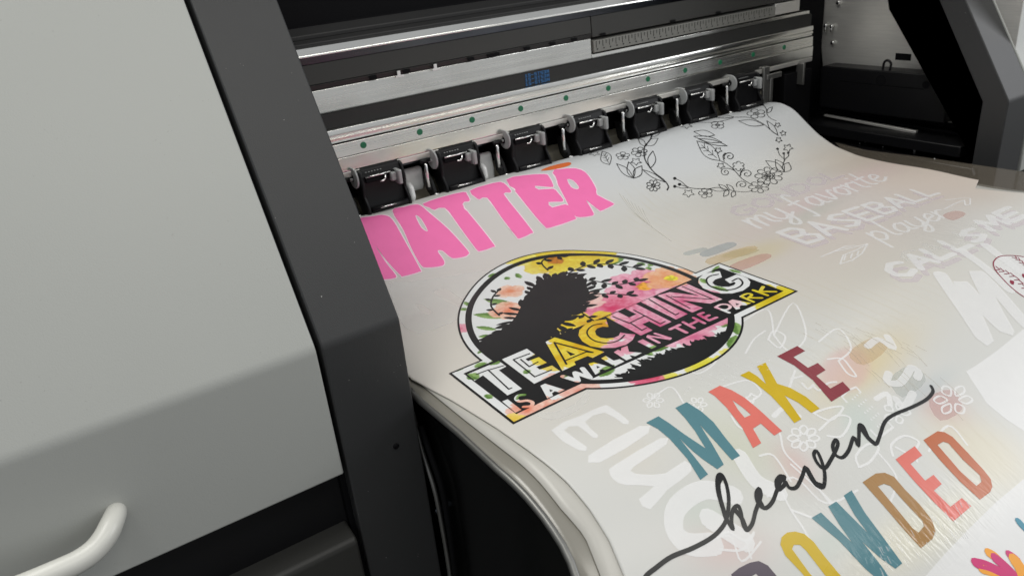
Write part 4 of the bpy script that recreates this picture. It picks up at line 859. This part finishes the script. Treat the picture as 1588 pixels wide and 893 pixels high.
# dark leafy sprays filling the left half, low bushes at the foot
class And:
    def __init__(s, a, b): s.a, s.b, s.loops = a, b, list(a.loops)+list(b.loops)
    def test(s, P): return s.a.test(P) & s.b.test(P)
def leafshape(p, q, w_):
    p, q = np.array(p, float), np.array(q, float); d = q-p; n = np.array([-d[1], d[0]])/np.hypot(*d)
    t = np.linspace(0, 1, 7); return Shape([np.vstack([[p+d*a+n*w_*math.sin(math.pi*a)**.8 for a in t], [p+d*a-n*w_*math.sin(math.pi*a)**.8 for a in t[-2:0:-1]]])])
sil2 = []
core = catmull(np.vstack([mm([(728, 548), (750, 530), (776, 514), (798, 494), (812, 468), (828, 444), (852, 430), (882, 428), (906, 440), (914, 458), (902, 476), (884, 492), (862, 512), (842, 540), (800, 575), (760, 575)])]), 4, True)
sil2.append(Shape([core])); cr = core
r2 = np.random.default_rng(3)
cc = core.mean(0)
for i, p in enumerate(cr):
    d = p-cc; d /= np.hypot(*d); d = d+r2.normal(0, .35, 2); d /= np.hypot(*d); L = r2.uniform(6, 15); sil2.append(leafshape(p-d*3, p+d*L, r2.uniform(2.0, 3.4)))
def branch(pts, n, L, w_):
    C = mm(catmull(pts, 6)); 
    for i in range(len(C)-1):
        t = C[i+1]-C[i]; t /= np.hypot(*t)+1e-9; nn = np.array([-t[1], t[0]]); sil2.append(Shape([[C[i]+nn*.9, C[i+1]+nn*.8, C[i+1]-nn*.8, C[i]-nn*.9]]))
    for k in range(n):
        i = int((k+.5)/n*(len(C)-1)); t = C[i+1]-C[i]; t /= np.hypot(*t)+1e-9; nn = np.array([-t[1], t[0]])*(1 if k % 2 else -1); q = C[i]+(t*.55+nn)*L*r2.uniform(.7, 1.1); sil2.append(leafshape(C[i], q, w_))
    t = C[-1]-C[-4]; t /= np.hypot(*t); sil2.append(leafshape(C[-1]-t, C[-1]+t*L, w_))
branch([(880, 425), (910, 412), (945, 410), (985, 416)], 12, 11, 3.0); branch([(886, 436), (920, 436), (955, 442), (990, 436)], 12, 10, 2.8); branch([(880, 450), (905, 458), (940, 456), (975, 458)], 10, 9, 2.6)
branch([(868, 476), (892, 480), (912, 492), (924, 500)], 8, 8, 2.2); branch([(850, 420), (840, 408), (850, 400), (870, 398)], 5, 8, 2.4); branch([(775, 490), (762, 476), (764, 462), (772, 452)], 6, 7, 2.); branch([(852, 520), (870, 514), (886, 516)], 5, 7, 2.)
bt = [(p[0], p[1]) for p in mm(zz([(790, 600), (840, 575), (900, 535), (960, 508), (1050, 478), (1130, 448), (1230, 415)], *Z2o))]
bush = resample(bt, 2.2, False); jag = np.array([(p[0]+r2.normal(0, .8), p[1]+abs(r2.normal(0, 3.2))*(i % 2)) for i, p in enumerate(bush)])
sil2.append(Shape([np.vstack([jag, [[jag[-1][0]+40, jag[-1][1]-10], [230, -160], [80, -140]]])]))
for i in range(50):
    p = bush[r2.integers(len(bush))]; a = r2.uniform(.3, 2.8); sil2.append(leafshape(p-np.array([0, 1]), p+np.array([math.cos(a), math.sin(a)])*r2.uniform(4, 8), r2.uniform(.9, 1.8)))
ground = [And(s_, inner) for s_ in sil2]
art('leaf_silhouette', ground, M_ink, .40, cuts=[band], grid=6, parent=badge)

# ---- line-drawn wreath
W1 = ((900, 150), 6.617); W2 = ((1040, 150), 5.414); wl = []
def L_(org, pts, w_=1.0, sm=5, closed=False): wl.extend(stroke(zz(pts, *org), w_, sm, True, closed))
def leaf(org, a, b, w_, vein=False, lw=.9):
    a, b = np.array(a, float), np.array(b, float); d = b-a; n = np.array([-d[1], d[0]])/np.hypot(*d)*w_
    L_(org, [a, a+d*.3+n*.8, a+d*.6+n*.9, b], lw); L_(org, [a, a+d*.3-n*.8, a+d*.6-n*.9, b], lw)
    if vein:
        L_(org, [a+d*.15, a+d*.8], lw*.8, 0)
        for t in (.3, .5, .65): L_(org, [a+d*t, a+d*(t+.12)+n*.5], lw*.7, 0); L_(org, [a+d*t, a+d*(t+.12)-n*.5], lw*.7, 0)
def flower(org, c, rx, ry, n, lw=.9, core=True, rot=0.):
    pts = []
    for i in range(n*6):
        t = 2*math.pi*i/(n*6)+rot; r = .62+.38*abs(math.sin(n*(t-rot)/2))**.6; pts.append((c[0]+rx*r*math.cos(t), c[1]+ry*r*math.sin(t)))
    L_(org, pts, lw, 1, True)
    if core:
        L_(org, [(c[0]+rx*.3*math.cos(a), c[1]+ry*.3*math.sin(a)) for a in np.linspace(0, 6.28, 9)[:-1]], lw, 2, True)
        L_(org, [(c[0]+rx*.14*math.cos(a), c[1]+ry*.14*math.sin(a)) for a in np.linspace(0, 6.28, 7)[:-1]], lw, 2, True)
        for i in range(n):
            t = 2*math.pi*(i+.0)/n+rot; L_(org, [(c[0]+rx*.3*math.cos(t), c[1]+ry*.3*math.sin(t)), (c[0]+rx*.6*math.cos(t), c[1]+ry*.6*math.sin(t))], lw*.8, 0)
def star(org, c, rx, ry, lw=.8, rot=.3):
    L_(org, [(c[0]+(rx if i % 2 == 0 else rx*.52)*math.cos(math.pi*i/5+rot), c[1]+(ry if i % 2 == 0 else ry*.52)*math.sin(math.pi*i/5+rot)) for i in range(10)], lw, 2, True)
def spiral(org, c, r, a0, turns=1.6, lw=.9, sq=.85, dr=1):
    L_(org, [(c[0]+r*(1-t*.85)*math.cos(a0+dr*t*turns*6.28), c[1]+sq*r*(1-t*.85)*math.sin(a0+dr*t*turns*6.28)) for t in np.linspace(0, 1, 18)], lw, 2)
def dot(org, c, r):
    wl.append(poly(zz([(c[0]+r*math.cos(a), c[1]+r*.8*math.sin(a)) for a in np.linspace(0, 6.28, 9)[:-1]], *org)))
# left fragment
L_(W1, [(725, 372), (728, 420), (700, 465), (668, 500), (655, 540), (655, 600), (670, 660), (715, 730), (770, 790), (850, 850), (890, 895), (905, 930), (890, 960)], 1.5)
leaf(W1, (672, 510), (595, 430), 24); leaf(W1, (680, 505), (798, 430), 34); leaf(W1, (725, 418), (828, 362), 16)
leaf(W1, (722, 735), (745, 560), 42); leaf(W1, (300, 700), (225, 562), 58, True); leaf(W1, (640, 752), (870, 880), 20)
leaf(W1, (545, 838), (372, 690), 34); leaf(W1, (545, 838), (495, 672), 42); leaf(W1, (550, 838), (632, 712), 44)
flower(W1, (437, 610), 72, 40, 5, .9, True, .3); flower(W1, (605, 570), 84, 50, 6, 1.1, True, .2); star(W1, (572, 668), 60, 40); star(W1, (145, 588), 60, 22); flower(W1, (750, 915), 72, 60, 8, 1.0)
# wreath
leaf(W2, (530, 180), (210, 218), 18); leaf(W2, (530, 172), (360, 172), 14)
L_(W2, [(540, 176), (650, 176), (730, 205), (790, 240), (850, 290), (905, 330)], 1.0); leaf(W2, (780, 240), (570, 205), 26); leaf(W2, (900, 325), (808, 205), 22)
flower(W2, (720, 145), 80, 40, 5, 1.0); L_(W2, [(690, 55), (760, 60), (800, 100), (810, 150), (840, 185), (885, 205)], .9); leaf(W2, (808, 140), (855, 88), 16)
flower(W2, (395, 240), 60, 34, 4, .9); star(W2, (135, 245), 48, 28); star(W2, (898, 240), 28, 22); star(W2, (945, 310), 28, 24, .8, .8); star(W2, (908, 365), 30, 24); star(W2, (985, 432), 44, 36, .9, .1)
leaf(W2, (370, 325), (195, 295), 26); leaf(W2, (430, 385), (195, 335), 24); leaf(W2, (475, 415), (230, 355), 20); leaf(W2, (415, 540), (220, 375), 52, True)
star(W2, (400, 452), 34, 26); star(W2, (422, 582), 36, 28)
L_(W2, [(415, 540), (470, 565), (540, 625), (600, 690), (680, 740)], 1.0); spiral(W2, (495, 505), 48, 2.6, 1.4, 1., .8, 1); spiral(W2, (640, 650), 54, 2.8, 1.4, 1., .7, 1); spiral(W2, (600, 740), 50, 2.6, 1.4, 1., .7, 1); spiral(W2, (462, 635), 40, 4.0, 1.3, .9, .8, -1)
L_(W2, [(450, 545), (440, 500), (460, 475)], .9); L_(W2, [(585, 665), (590, 630), (620, 605)], .9); L_(W2, [(540, 625), (490, 605), (440, 605)], .9)
flower(W2, (570, 585), 52, 40, 6, .9, False); flower(W2, (825, 668), 118, 76, 9, 1.1, True); flower(W2, (820, 668), 60, 40, 6, 1.); flower(W2, (742, 760), 88, 50, 7, 1.0)
leaf(W2, (955, 630), (798, 540), 32); leaf(W2, (955, 635), (880, 530), 34); leaf(W2, (960, 635), (992, 555), 40)
L_(W2, [(945, 570), (960, 530), (990, 500), (988, 470)], .9); L_(W2, [(960, 530), (915, 490), (898, 440)], .9); L_(W2, [(955, 540), (952, 480)], .9)
for c in ((898, 440), (950, 478), (987, 474)): dot(W2, c, 12)
L_(W2, [(35, 688), (90, 715), (155, 765), (260, 775), (340, 775)], 1.0); L_(W2, [(155, 765), (100, 770), (40, 755)], .9); L_(W2, [(140, 760), (75, 738)], .9)
for c in ((35, 688), (75, 738), (35, 755)): dot(W2, c, 15)
star(W2, (150, 812), 52, 36); flower(W2, (295, 812), 60, 42, 5, .9); leaf(W2, (475, 785), (325, 775), 16); leaf(W2, (485, 790), (402, 738), 16); leaf(W2, (535, 795), (470, 738), 16); leaf(W2, (490, 785), (445, 840), 20); leaf(W2, (540, 795), (515, 845), 20)
L_(W2, [(540, 795), (620, 802), (690, 790)], .9)
art('wreath_line_drawing', wl, M_ink, .28, grid=0)
for o_ in bpy.data.objects:
    if o_.parent and o_.type == 'MESH' and o_.parent.type == 'MESH' and 'category' in o_: del o_['category']
